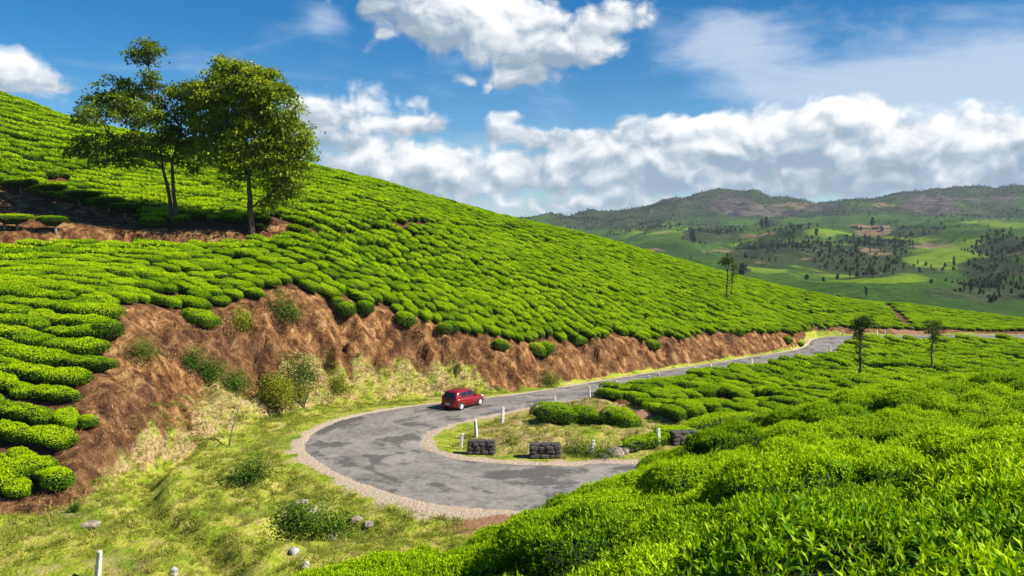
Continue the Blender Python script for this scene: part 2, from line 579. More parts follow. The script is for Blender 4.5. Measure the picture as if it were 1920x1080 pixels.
# ---------------------------------------------------------------- ground materials
def mat_ground():
    m, N, b = material('ground_soil_and_grass')
    geo = N.n('ShaderNodeNewGeometry')
    P = geo.outputs['Position']
    n_big = N.noise(P, 0.22, 5, 0.6)
    n_mid = N.noise(P, 0.9, 6, 0.62)
    n_fin = N.noise(P, 5.0, 6, 0.65)
    n_vf = N.noise(P, 17.0, 4, 0.6)
    # grass: straw to green
    gcol = N.ramp(N.math('ADD', N.math('MULTIPLY', n_mid, 0.65), N.math('MULTIPLY', n_fin, 0.45)), [
        (0.32, (0.04, 0.09, 0.006)), (0.44, (0.16, 0.25, 0.012)), (0.55, (0.33, 0.37, 0.040)), (0.67, (0.48, 0.41, 0.12)), (0.80, (0.32, 0.20, 0.09))])
    gcol = N.mix(N.math('MULTIPLY', N.smooth(n_big, 0.50, 0.66), 0.85), gcol, N.mix(n_fin, (0.05, 0.12, 0.008), (0.20, 0.27, 0.03)))
    gcol = N.mix(N.math('MULTIPLY', N.smooth(N.noise(P, 1.7, 5, 0.65, 0.4), 0.55, 0.66), 0.75), gcol, N.mix(n_fin, (0.07, 0.05, 0.018), (0.28, 0.18, 0.08)))
    gcol = N.mix(N.math('MULTIPLY', N.smooth(N.noise(P, 0.45, 5, 0.65), 0.55, 0.68), 0.7), gcol, N.mix(n_vf, (0.25, 0.17, 0.08), (0.52, 0.42, 0.22)))
    # earth bank: red brown soil, straw, dark soil patches deepened to paint gully shadows
    mp = N.n('ShaderNodeMapping')
    mp.inputs['Scale'].default_value = (1.3, 1.3, 0.45)
    N.link(P, mp.inputs['Vector'])
    n_str = N.noise(mp.outputs[0], 0.95, 9, 0.70, 0.35)
    bcol = N.ramp(n_str, [(0.35, (0.020, 0.008, 0.004)), (0.44, (0.105, 0.043, 0.018)), (0.52, (0.235, 0.112, 0.044)), (0.61, (0.40, 0.232, 0.098)), (0.74, (0.56, 0.42, 0.23))])
    bcol = N.mix(N.math('MULTIPLY', N.smooth(n_fin, 0.52, 0.70), 0.75), bcol, (0.055, 0.024, 0.014))
    bcol = N.mix(N.math('MULTIPLY', N.smooth(n_vf, 0.54, 0.74), 0.35), bcol, (0.46, 0.31, 0.16))
    bcol = N.mix(N.math('MULTIPLY', N.smooth(n_big, 0.52, 0.40), 0.45), bcol, N.mix(n_fin, (0.035, 0.016, 0.010), (0.11, 0.055, 0.035)))
    dry = N.ramp(n_fin, [(0.35, (0.15, 0.08, 0.035)), (0.5, (0.36, 0.25, 0.12)), (0.65, (0.52, 0.40, 0.22))])
    grav = N.ramp(n_vf, [(0.30, (0.26, 0.19, 0.13)), (0.5, (0.48, 0.38, 0.28)), (0.7, (0.64, 0.54, 0.42))])
    soil = N.ramp(n_fin, [(0.3, (0.05, 0.022, 0.012)), (0.6, (0.15, 0.07, 0.036)), (0.8, (0.24, 0.12, 0.06))])
    c = gcol
    c = N.mix(N.smooth(N.math('ADD', N.attr('dry'), N.math('MULTIPLY', N.math('SUBTRACT', n_mid, 0.5), 0.9)), 0.35, 0.7), c, dry)
    c = N.mix(N.smooth(N.math('ADD', N.attr('tea'), N.math('MULTIPLY', N.math('SUBTRACT', n_mid, 0.5), 0.3)), 0.4, 0.6), c, soil)
    c = N.mix(N.smooth(N.math('ADD', N.attr('bank'), N.math('MULTIPLY', N.math('SUBTRACT', n_mid, 0.5), 1.3)), 0.25, 0.60), c, bcol)
    c = N.mix(N.smooth(N.math('ADD', N.attr('gravel'), N.math('MULTIPLY', N.math('SUBTRACT', n_mid, 0.5), 1.7)), 0.38, 0.66), c, grav)
    c = N.mix(N.smooth(N.math('ADD', N.attr('redsoil'), N.math('MULTIPLY', N.math('SUBTRACT', n_mid, 0.5), 0.9)), 0.40, 0.62), c, N.mix(n_fin, (0.20, 0.09, 0.045), (0.42, 0.25, 0.15)))
    N.link(c, b.inputs['Base Color'])
    b.inputs['Roughness'].default_value = 0.95
    b.inputs['Specular IOR Level'].default_value = 0.1
    bp = N.n('ShaderNodeBump')
    bp.inputs['Strength'].default_value = 0.9
    bp.inputs['Distance'].default_value = 0.22
    N.link(N.math('ADD', n_fin, N.math('ADD', N.math('MULTIPLY', n_vf, 0.35), N.math('MULTIPLY', N.math('MULTIPLY', n_str, N.attr('bank')), 1.6))), bp.inputs['Height'])
    N.link(bp.outputs[0], b.inputs['Normal'])
    return m


def mat_asphalt():
    m, N, b = material('worn_asphalt')
    geo = N.n('ShaderNodeNewGeometry')
    P = geo.outputs['Position']
    uvn = N.n('ShaderNodeCombineXYZ')
    N.link(N.math('MULTIPLY', N.attr('along'), 0.22), uvn.inputs[0])
    N.link(N.math('MULTIPLY', N.attr('across'), 3.2), uvn.inputs[1])
    lane = N.noise(uvn.outputs[0], 1.1, 4, 0.55, 0.5)
    n1 = N.noise(P, 0.35, 6, 0.62, 0.4)
    n2 = N.noise(P, 3.0, 6, 0.65)
    n3 = N.noise(P, 40, 3, 0.6)
    c = N.ramp(N.math('ADD', N.math('MULTIPLY', lane, 0.55), N.math('MULTIPLY', n2, 0.45)), [(0.32, (0.085, 0.079, 0.072)), (0.48, (0.20, 0.188, 0.170)), (0.66, (0.34, 0.318, 0.28))])
    patch = N.smooth(N.math('ADD', N.math('MULTIPLY', lane, 0.45), N.math('ADD', N.math('MULTIPLY', n1, 0.35), N.math('MULTIPLY', n2, 0.2))), 0.50, 0.555)
    c = N.mix(N.math('MULTIPLY', patch, 0.86), c, N.mix(n2, (0.030, 0.030, 0.030), (0.085, 0.080, 0.076)))
    vo = N.n('ShaderNodeTexVoronoi', feature='DISTANCE_TO_EDGE')
    vo.inputs['Scale'].default_value = 0.42
    N.link(N.vmath('ADD', P, N.vmath('MULTIPLY', N.n('ShaderNodeTexNoise').outputs['Color'], (0.6, 0.6, 0))), vo.inputs['Vector'])
    crack = N.smooth(vo.outputs['Distance'], 0.035, 0.008)
    c = N.mix(N.math('MULTIPLY', crack, 0.20), c, (0.04, 0.038, 0.035))
    ed = N.math('ABSOLUTE', N.math('SUBTRACT', N.attr('across'), 0.5))
    ede = N.smooth(N.math('ADD', ed, N.math('MULTIPLY', N.math('SUBTRACT', n2, 0.5), 0.12)), 0.455, 0.495)
    c = N.mix(N.math('MULTIPLY', ede, 0.85), c, N.mix(n3, (0.30, 0.24, 0.19), (0.50, 0.43, 0.35)))
    c = N.mix(N.math('MULTIPLY', N.smooth(n3, 0.5, 0.75), 0.35), c, (0.33, 0.31, 0.29))
    N.link(c, b.inputs['Base Color'])
    b.inputs['Roughness'].default_value = 0.85
    b.inputs['Specular IOR Level'].default_value = 0.25
    bp = N.n('ShaderNodeBump')
    bp.inputs['Strength'].default_value = 0.4
    bp.inputs['Distance'].default_value = 0.02
    N.link(N.math('ADD', n3, N.math('MULTIPLY', n2, 2)), bp.inputs['Height'])
    N.link(bp.outputs[0], b.inputs['Normal'])
    return m


M_GROUND = mat_ground()
M_ASPH = mat_asphalt()


# ---------------------------------------------------------------- ground sheet (near land)
def spaced(lo, f0, f1, hi, fine, grow):
    a = list(np.arange(f0, f1 + 1e-6, fine))
    s = fine
    while a[-1] < hi:
        s *= grow
        a.append(min(a[-1] + s, hi))
    s = fine
    left = [f0]
    while left[-1] > lo:
        s *= grow
        left.append(max(left[-1] - s, lo))
    return np.array(left[:0:-1] + a)


def in_poly(x, y, poly):
    x, y = np.asarray(x, float), np.asarray(y, float)
    c = np.zeros(x.shape, bool)
    n = len(poly)
    for i in range(n):
        x0, y0 = poly[i]
        x1, y1 = poly[(i + 1) % n]
        c ^= ((y0 > y) != (y1 > y)) & (x < (x1 - x0) * (y - y0) / (y1 - y0 + 1e-12) + x0)
    return c


IN_POLY = [(1125, 745), (1180, 722), (1290, 708), (1450, 686), (1560, 668), (1600, 650), (1640, 640), (2100, 637), (2100, 830), (1700, 830), (1520, 825), (1430, 806), (1340, 795), (1250, 782), (1195, 768)]


def build_ground():
    xs = spaced(GX0, -32, 40, GX1, 0.24, 1.035)
    ys = spaced(GY0, 29, 84, GY1, 0.24, 1.03)
    X, Y = np.meshgrid(xs, ys)
    L = land(X, Y)
    z = L['z']
    me = mesh_np('ground', np.c_[X.ravel(), Y.ravel(), z.ravel()], grid_faces(len(xs), len(ys)), True)
    dr, t = L['dr'], L['t']
    # bare verge, wide on the outside of the bend
    wout = 0.28 + 0.36 * np.exp(-(((X + 11) / 7) ** 2 + ((Y - 47) / 9) ** 2)) + 1.2 * np.exp(-(((X - 0) / 8) ** 2 + ((Y - 38) / 4) ** 2))
    outer = L['inr'] > 0
    w = np.where(outer, wout, 0.45)
    grav = np.clip(1.15 - dr / (2 * w), 0, 1)
    red = 1.1 * np.exp(-(((X - 0.2) / 3.6) ** 2 + ((Y - 37.0) / 1.3) ** 2)) + np.exp(-(((X - 66) / 5) ** 2 + ((Y - 143) / 3) ** 2)) * 1.2
    red = red + 0.75 * np.exp(-(((X - 7.5) / 4.0) ** 2 + ((Y - 57.5) / 1.6) ** 2)) + 0.8 * np.exp(-(((X - 13) / 4.5) ** 2 + ((Y - 57) / 2.0) ** 2)) + 0.7 * np.exp(-(((X - 3.0) / 3.0) ** 2 + ((Y - 61) / 1.4) ** 2))
    path = np.exp(-((L['ts'] - 0.1) / 1.2) ** 2) * (L['t'] >= 1) * sstep(-15, -21, X)
    bank = np.where(t > 0, np.clip(L['bank'] * 1.8, 0, 1), 0)
    # grass creeps up the foot of the bank
    px, py = to_px(X, Y, z)
    foot = sstep(0.55, 0.15, t + 0.5 * (fbm(X / 2.5, Y / 2.5, 66, 3) - 0.5)) * sstep(4, -3, X)
    bank = bank * (1 - 0.85 * foot)
    dry = (t > 0.02) * (t < 0.75) * 0.55 * sstep(3, -6, X) + 0.30 * (fbm(X / 4, Y / 4, 77, 3) - 0.35) + path * 0.9
    dry = dry + 0.48 * (L['din'] < 0) * sstep(-7, 0, X) * sstep(44, 50, Y)
    upper = np.exp(-(((px - 100) / 190) ** 2 + ((py - 395) / 45) ** 2)) * (t >= 1)
    bank = np.maximum(bank, np.clip(upper * 1.4, 0, 1) * (L['ts'] > -2))
    bank = np.maximum(bank, path * 0.8)
    bank = np.maximum(bank, np.exp(-((L['st'] - 0.1) / 0.75) ** 2) * (L['sb'] > 0.5))
    tea = ((L['t'] >= 1) | L['fg'] | ((L['din'] < 0) & in_poly(px, py, IN_POLY) & (dr > 0.8))).astype(float)
    tea = np.maximum(tea, (t > 0.8) * 1.0)
    for k, v in (('bank', bank), ('gravel', grav), ('tea', tea), ('dry', dry), ('redsoil', red)):
        fattr(me, k, np.broadcast_to(v, X.shape))
    return obj('ground', me, M_GROUND, kind='structure', label='grassy ground, earth bank and tea hillside around the road')


def build_road():
    nacross = 13
    V, al, ac = [], [], []
    mid = 0.5 * (ROAD_O + ROAD_I)
    s = np.r_[0, np.cumsum(np.linalg.norm(np.diff(mid, axis=0), axis=1))]
    for i in range(NR):
        for j in range(nacross):
            f = j / (nacross - 1)
            p = ROAD_O[i] * (1 - f) + ROAD_I[i] * f
            edge = 1 - abs(2 * f - 1)
            wig = (fbm(np.array([s[i] / 1.2]), np.array([f * 3.0]), 55, 3)[0] - 0.5) * 0.5 * (edge < 0.01)
            d = ROAD_I[i] - ROAD_O[i]
            p = p + d / np.linalg.norm(d) * (wig * 1.6 + (0.15 if j else -0.15) * (edge < 0.01))
            V.append((p[0], p[1], float(road_z(p[1])) + (-0.10 if edge < 0.01 else 0.05 + 0.015 * min(1, edge * 3))))
            al.append(s[i])
            ac.append(f)
    me = mesh_np('road', V, grid_faces(nacross, NR), True)
    fattr(me, 'along', al)
    fattr(me, 'across', ac)
    o = obj('road', me, M_ASPH, kind='structure', label='worn grey asphalt road curling round a hairpin bend')
    return o


GROUND = build_ground()
ROAD = build_road()

#--FAR--
# ---------------------------------------------------------------- far valley and hills
FAR_PX = [  # px, py, depth
    (1040, 427, 2600), (1100, 410, 2600), (1200, 389, 2550), (1280, 372, 2500), (1340, 361, 2450), (1400, 363, 2450), (1480, 376, 2500), (1560, 382, 2550), (1640, 378, 2500),
    (1720, 368, 2450), (1800, 364, 2450), (1920, 356, 2400), (2100, 350, 2400), (2400, 360, 2400), (900, 445, 2700), (600, 460, 2700), (200, 470, 2700), (-300, 470, 2700),
    (1100, 437, 1700), (1300, 412, 2050), (1420, 405, 2050), (1560, 408, 2000), (1700, 403, 1900), (1850, 402, 1900), (2000, 400, 1900), (2300, 410, 1900),
    (1250, 442, 1350), (1400, 430, 1500), (1500, 436, 1400), (1620, 437, 1350), (1760, 432, 1350), (1900, 425, 1350), (2100, 425, 1300),
    (1150, 470, 900), (1260, 466, 950), (1400, 459, 980), (1500, 452, 1020), (1560, 462, 980), (1660, 458, 1000), (1780, 460, 900), (1900, 450, 900), (2100, 450, 900),
    (1350, 490, 720), (1480, 500, 680), (1600, 500, 700), (1740, 490, 740), (1880, 490, 720), (2050, 480, 700),
    (1420, 502, 560), (1470, 506, 560), (1540, 530, 520), (1560, 527, 470), (1640, 516, 470), (1740, 521, 470), (1810, 538, 460), (1850, 556, 450), (1920, 540, 520), (2000, 530, 520),
    (1650, 535, 580), (1780, 545, 590), (1480, 530, 470), (1400, 540, 440),
    (1550, 575, 360), (1650, 582, 350), (1800, 590, 340), (1950, 590, 350), (1400, 570, 350), (1300, 560, 350), (2200, 600, 350)]
fp = [at(*p) for p in FAR_PX]
for p in FAR_PX[:18]:
    q = at(p[0], p[1], p[2] + 900)
    q[2] -= 130
    fp.append(q)
for px in (-900, -300, 200, 600, 900, 1150, 1400, 1700, 2000, 2300, 2800):
    q = at(px, 600, 225)
    q[2] = -26 if px > 900 else -20
    fp.append(q)
    if px < 1150:
        q = at(px, 600, 420)
        q[2] = -45
        fp.append(q)
        q = at(px, 600, 1000)
        q[2] = -60
        fp.append(q)
def warpd(p):
    p = np.asarray(p, float)
    r = np.log(p[:, 1] / 200.0) * 300
    a = p[:, 0] / p[:, 1] * 700
    return np.c_[a, r, p[:, 2]]
FT = TPS(warpd(fp), lam=0.003, s=200)


def far_z(x, y):
    w = warpd(np.c_[np.ravel(x), np.ravel(y), np.zeros(np.size(x))])
    z = FT(w[:, 0], w[:, 1]).reshape(np.shape(x))
    amp = 0.022 * y
    k = 0.16 * y + 30
    z = z + 17 * (2 * fbm((x - 0.25 * y) / 110, y / 330, 65, 2) - 1) * sstep(420, 800, y) * sstep(2300, 1500, y)
    rid = 1 - np.abs(2 * fbm(x / 420, y / 520, 63, 4) - 1)
    z = z + amp * ((fbm(x / 90, y / 110, 61, 5) - 0.5) * 1.0) * sstep(250, 700, y) + 26 * (rid - 0.6) * sstep(1500, 2200, y)
    return z


def mat_far():
    m, N, b = material('far_hills_cover')
    geo = N.n('ShaderNodeNewGeometry')
    P = geo.outputs['Position']
    n1 = N.noise(P, 0.012, 6, 0.6)
    n2 = N.noise(P, 0.07, 6, 0.65)
    n3 = N.noise(P, 0.35, 5, 0.65)
    mp = N.n('ShaderNodeMapping')
    mp.inputs['Rotation'].default_value = (0, 0, R(25))
    mp.inputs['Scale'].default_value = (0.25, 1.0, 1.0)
    N.link(P, mp.inputs['Vector'])
    rows = N.noise(mp.outputs[0], 0.45, 3, 0.6)
    j_ = lambda: N.math('MULTIPLY', N.math('SUBTRACT', N.noise(P, 0.013, 6, 0.65), 0.5), 2.6)
    tea = N.ramp(N.math('ADD', N.math('MULTIPLY', n2, 0.3), N.math('ADD', N.math('MULTIPLY', rows, 0.4), N.math('MULTIPLY', n3, 0.3))), [(0.38, (0.012, 0.034, 0.004)), (0.48, (0.050, 0.115, 0.008)), (0.60, (0.145, 0.245, 0.012))])
    tea = N.mix(N.math('MULTIPLY', N.smooth(n1, 0.45, 0.62), 0.5), tea, (0.17, 0.26, 0.022))
    tea = N.mix(N.math('MULTIPLY', N.smooth(N.noise(P, 0.006, 4, 0.6), 0.50, 0.60), 0.7), tea, (0.020, 0.050, 0.010))
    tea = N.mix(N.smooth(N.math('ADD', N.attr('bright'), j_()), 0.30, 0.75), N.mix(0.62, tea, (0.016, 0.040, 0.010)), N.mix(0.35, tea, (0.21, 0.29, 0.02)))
    wood = N.mix(N.smooth(n3, 0.35, 0.65), (0.010, 0.022, 0.010), (0.045, 0.065, 0.022))
    wood = N.mix(N.math('MULTIPLY', N.smooth(n2, 0.52, 0.66), 0.45), wood, (0.12, 0.075, 0.045))
    bare = N.mix(N.noise(P, 0.15, 5, 0.65), (0.07, 0.055, 0.03), (0.32, 0.20, 0.13))
    rock = N.mix(N.smooth(N.noise(P, 0.03, 8, 0.7, 1.0), 0.38, 0.62), (0.014, 0.018, 0.022), (0.105, 0.085, 0.068))
    j = N.math('MULTIPLY', N.math('SUBTRACT', N.noise(P, 0.02, 7, 0.65), 0.5), 1.6)
    c = tea
    c = N.mix(N.smooth(N.math('ADD', N.attr('wood'), j), 0.35, 0.60), c, wood)
    c = N.mix(N.smooth(N.math('ADD', N.attr('rock'), j), 0.35, 0.60), c, rock)
    jb = N.math('MULTIPLY', N.math('SUBTRACT', N.noise(P, 0.035, 7, 0.7), 0.5), 4.0)
    c = N.mix(N.math('MULTIPLY', N.smooth(N.math('ADD', N.attr('bare'), jb), 0.45, 0.75), 0.85), c, bare)
    N.link(c, b.inputs['Base Color'])
    b.inputs['Roughness'].default_value = 0.95
    b.inputs['Specular IOR Level'].default_value = 0.05
    bp = N.n('ShaderNodeBump')
    bp.inputs['Strength'].default_value = 1.0
    bp.inputs['Distance'].default_value = 3.0
    N.link(N.math('ADD', n2, N.math('MULTIPLY', rows, 0.35)), bp.inputs['Height'])
    N.link(bp.outputs[0], b.inputs['Normal'])
    return m


def ell(px, py, lst):
    v = np.zeros(np.shape(px))
    for x, y, rx, ry, w in lst:
        v = np.maximum(v, w * np.exp(-0.7 * (((px - x) / rx) ** 2 + ((py - y) / ry) ** 2) ** 2))
    return v


WOODS = [(1330, 440, 60, 16, .9), (1440, 420, 22, 8, .9), (1500, 480, 150, 26, .9), (1600, 500, 110, 22, .9), (1660, 460, 70, 20, .8), (1700, 433, 80, 8, .8), (1480, 437, 60, 10, .6),
         (1880, 460, 50, 22, .9), (1860, 500, 80, 24, .8), (1820, 548, 80, 14, .85), (1740, 505, 50, 10, .6), (1870, 545, 70, 26, .7), (1140, 410, 130, 22, .9), (1270, 395, 90, 16, .9), (1500, 400, 190, 10, .75),
         (1800, 395, 160, 14, .7), (1395, 500, 14, 14, .8), (1600, 570, 60, 10, .5), (1640, 392, 80, 8, .7)]
BARES = [(1400, 447, 40, 5, .9), (1450, 441, 22, 4, .8), (1220, 467, 22, 5, .9), (1750, 458, 40, 9, .95), (1630, 432, 40, 7, .95), (1340, 474, 26, 5, .8), (1240, 435, 22, 4, .7), (1500, 487, 14, 6, .8),
         (1640, 475, 25, 6, .6), (1470, 385, 60, 6, .6), (1655, 385, 40, 6, .6)]
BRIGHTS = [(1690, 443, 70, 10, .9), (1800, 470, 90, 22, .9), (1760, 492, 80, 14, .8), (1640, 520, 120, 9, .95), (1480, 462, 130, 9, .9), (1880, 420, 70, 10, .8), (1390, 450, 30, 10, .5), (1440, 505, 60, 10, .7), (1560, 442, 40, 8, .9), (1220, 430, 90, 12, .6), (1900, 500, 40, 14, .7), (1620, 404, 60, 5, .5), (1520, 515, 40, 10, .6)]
ROCKS = [(1375, 385, 50, 22, .95), (1445, 392, 50, 12, .7), (1560, 392, 80, 10, .55), (1745, 385, 55, 18, .9), (1860, 375, 70, 16, .6)]


def build_far():
    az = np.linspace(R(-52), R(52), 620)
    r = 170 * (26.0 ** np.linspace(0, 1, 420))
    A, Q = np.meshgrid(az, r)
    X, Y = Q * np.tan(A), Q * 1.0
    Z = far_z(X, Y)
    Z = Z - 0.02 * np.maximum(Q - 3300, 0)
    px, py = to_px(X, Y, Z)
    me = mesh_np('hills', np.c_[X.ravel(), Y.ravel(), Z.ravel()], grid_faces(len(az), len(r)), True)
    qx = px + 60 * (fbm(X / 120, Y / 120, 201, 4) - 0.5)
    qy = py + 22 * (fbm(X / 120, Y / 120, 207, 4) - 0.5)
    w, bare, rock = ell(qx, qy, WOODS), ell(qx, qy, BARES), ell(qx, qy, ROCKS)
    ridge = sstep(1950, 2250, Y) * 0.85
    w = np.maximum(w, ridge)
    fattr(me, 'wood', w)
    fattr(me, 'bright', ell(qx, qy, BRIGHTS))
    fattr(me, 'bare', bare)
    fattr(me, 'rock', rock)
    o = obj('hills', me, mat_far(), kind='structure', label='far green and wooded hills across the valley')
    return o, (X, Y, Z, px, py, w, bare, rock)


HILLS, FARD = build_far()
# the plain beyond, out to the horizon
me = mesh_np('plain', [(-16000, 4300, -190), (16000, 4300, -190), (16000, 16000, -190), (-16000, 16000, -190), (-16000, -16000, -190), (16000, -16000, -190)],
             [(0, 1, 2, 3), (4, 5, 1, 0)])
obj('terrain', me, principled('plain_cover', (0.06, 0.09, 0.03), 0.95, noise=(0.002, .6, 1.3)), kind='structure')

#--VEG--
# ---------------------------------------------------------------- foliage materials
def mat_leaf(name, old, mid, young, trans=0.3, rough=0.45, patch=0.06, spec=0.2, rnd=0.35):
    m, N, b = material(name)
    t = N.attr('tone')
    oi = N.n('ShaderNodeObjectInfo')
    geo = N.n('ShaderNodeNewGeometry')
    big = N.noise(geo.outputs['Position'], patch, 3, 0.5)
    tt = N.math('ADD', t, N.math('MULTIPLY', N.math('SUBTRACT', oi.outputs['Random'], 0.5), rnd))
    tt = N.math('ADD', tt, N.math('MULTIPLY', N.math('SUBTRACT', big, 0.5), 0.5))
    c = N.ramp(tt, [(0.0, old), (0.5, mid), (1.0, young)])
    N.link(c, b.inputs['Base Color'])
    b.inputs['Roughness'].default_value = rough
    b.inputs['Specular IOR Level'].default_value = spec
    tr = N.n('ShaderNodeBsdfTranslucent')
    N.link(N.mix(0.5, c, young), tr.inputs['Color'])
    mx = N.n('ShaderNodeMixShader')
    mx.inputs[0].default_value = trans
    N.link(b.outputs[0], mx.inputs[1])
    N.link(tr.outputs[0], mx.inputs[2])
    N.link(mx.outputs[0], N.t.nodes['Material Output'].inputs['Surface'])
    return m


M_TEA = mat_leaf('tea_leaf', (0.008, 0.038, 0.0010), (0.118, 0.278, 0.0016), (0.455, 0.62, 0.003), 0.34, 0.5, spec=0.10, rnd=0.5)
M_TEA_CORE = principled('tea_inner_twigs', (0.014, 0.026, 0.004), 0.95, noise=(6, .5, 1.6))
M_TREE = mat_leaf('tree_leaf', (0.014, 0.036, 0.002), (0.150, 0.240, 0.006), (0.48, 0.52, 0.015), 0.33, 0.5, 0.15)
M_SHRUB = mat_leaf('shrub_leaf', (0.012, 0.040, 0.004), (0.07, 0.16, 0.010), (0.25, 0.33, 0.020), 0.3, 0.5, 0.2)
M_YSHRUB = mat_leaf('yellow_shrub_leaf', (0.05, 0.08, 0.004), (0.26, 0.30, 0.012), (0.48, 0.48, 0.03), 0.3, 0.5, 0.2)
M_GRASS = mat_leaf('grass_blade', (0.07, 0.14, 0.008), (0.28, 0.34, 0.025), (0.54, 0.48, 0.14), 0.4, 0.6, 0.25, rnd=0.5)
M_STRAW = mat_leaf('dry_straw', (0.12, 0.055, 0.025), (0.30, 0.17, 0.075), (0.48, 0.33, 0.16), 0.2, 0.7, 0.4, rnd=0.5)
M_BARK = principled('bark', (0.075, 0.050, 0.036), 0.9, noise=(5, .45, 1.7), bump=0.03)
M_STEM = principled('tea_stem', (0.22, 0.18, 0.15), 0.9, noise=(12, .5, 1.4), bump=0.01)


# ---------------------------------------------------------------- leaf geometry
def leaf_arrays(pos, axis, nrm, length, width, tone, fold=0.25, droop=0.15, hd=False):
    """One folded leaf at each pos, growing along axis; nrm is the face normal hint. Returns verts, tris, tone."""
    axis = axis / (np.linalg.norm(axis, axis=1, keepdims=True) + 1e-9)
    side = np.cross(axis, nrm)
    side /= np.linalg.norm(side, axis=1, keepdims=True) + 1e-9
    up = np.cross(side, axis)
    L, W = length[:, None], width[:, None]
    n = len(pos)
    b = pos
    tip = pos + axis * L - up * L * droop * (1.6 if hd else 1)
    if hd:
        m = pos + axis * L * 0.48 + up * L * 0.03
        l = pos + axis * L * 0.45 + side * W * 0.5 + up * W * fold
        r = pos + axis * L * 0.45 - side * W * 0.5 + up * W * fold
        V = np.stack([b, l, m, r, tip], 1).reshape(-1, 3)
        k = np.arange(n)[:, None] * 5
        Fc = np.concatenate([k + [0, 2, 1], k + [0, 3, 2], k + [1, 2, 4], k + [2, 3, 4]], 1).reshape(-1, 3)
        return V, Fc, np.repeat(tone, 5)
    l = pos + axis * L * 0.5 + side * W * 0.5 + up * W * fold
    r = pos + axis * L * 0.5 - side * W * 0.5 + up * W * fold
    V = np.stack([b, l, tip, r], 1).reshape(-1, 3)
    k = np.arange(n)[:, None] * 4
    Fc = np.concatenate([k + [0, 2, 1], k + [0, 3, 2]], 1).reshape(-1, 3)
    return V, Fc, np.repeat(tone, 4)


def rand_dir(n, g):
    v = g.normal(size=(n, 3))
    return v / np.linalg.norm(v, axis=1, keepdims=True)


def bush_surface(n, a, b, h, g, side_frac=0.35, seed=0, skirt=0.35, flat=3.4, bumps=0.10):
    """Random points and normals on a flat-topped cushion of half axes a, b and height h."""
    ns = int(n * side_frac)
    th = g.uniform(0, 2 * np.pi, n)
    rr = np.sqrt(g.uniform(0, 1, n)) * 0.98
    rr[:ns] = 1 - 0.12 * g.uniform(0, 1, ns) ** 2
    wob = 1 + 0.09 * np.sin(2 * th + seed) + 0.07 * np.sin(3 * th + 2.1 * seed) + 0.05 * np.sin(5 * th + 1.3 * seed)
    x, y = a * rr * np.cos(th) * wob, b * rr * np.sin(th) * wob
    prof = np.clip(1 - rr ** flat, 0, 1) ** 0.5
    lump = 1 + bumps * (2 * fbm(x / 0.55 + seed * 3.1, y / 0.55 + seed * 1.7, 5 + seed, 3) - 1)
    z = h * (skirt + (1 - skirt) * prof) * lump
    z[:ns] *= g.uniform(0.45, 1.0, ns)
    e = 0.5 * flat * rr ** (flat - 1) / np.maximum(prof, 0.22) * h * (1 - skirt)
    nx, ny = np.cos(th) / a * e * (a + b) / 2, np.sin(th) / b * e * (a + b) / 2
    N_ = np.c_[nx, ny, np.full(n, 0.75)]
    N_[:ns, 2] = 0.2
    N_ /= np.linalg.norm(N_, axis=1, keepdims=True)
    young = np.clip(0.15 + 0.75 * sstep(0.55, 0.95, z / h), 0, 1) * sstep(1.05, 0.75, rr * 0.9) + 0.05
    return np.c_[x, y, z], N_, young


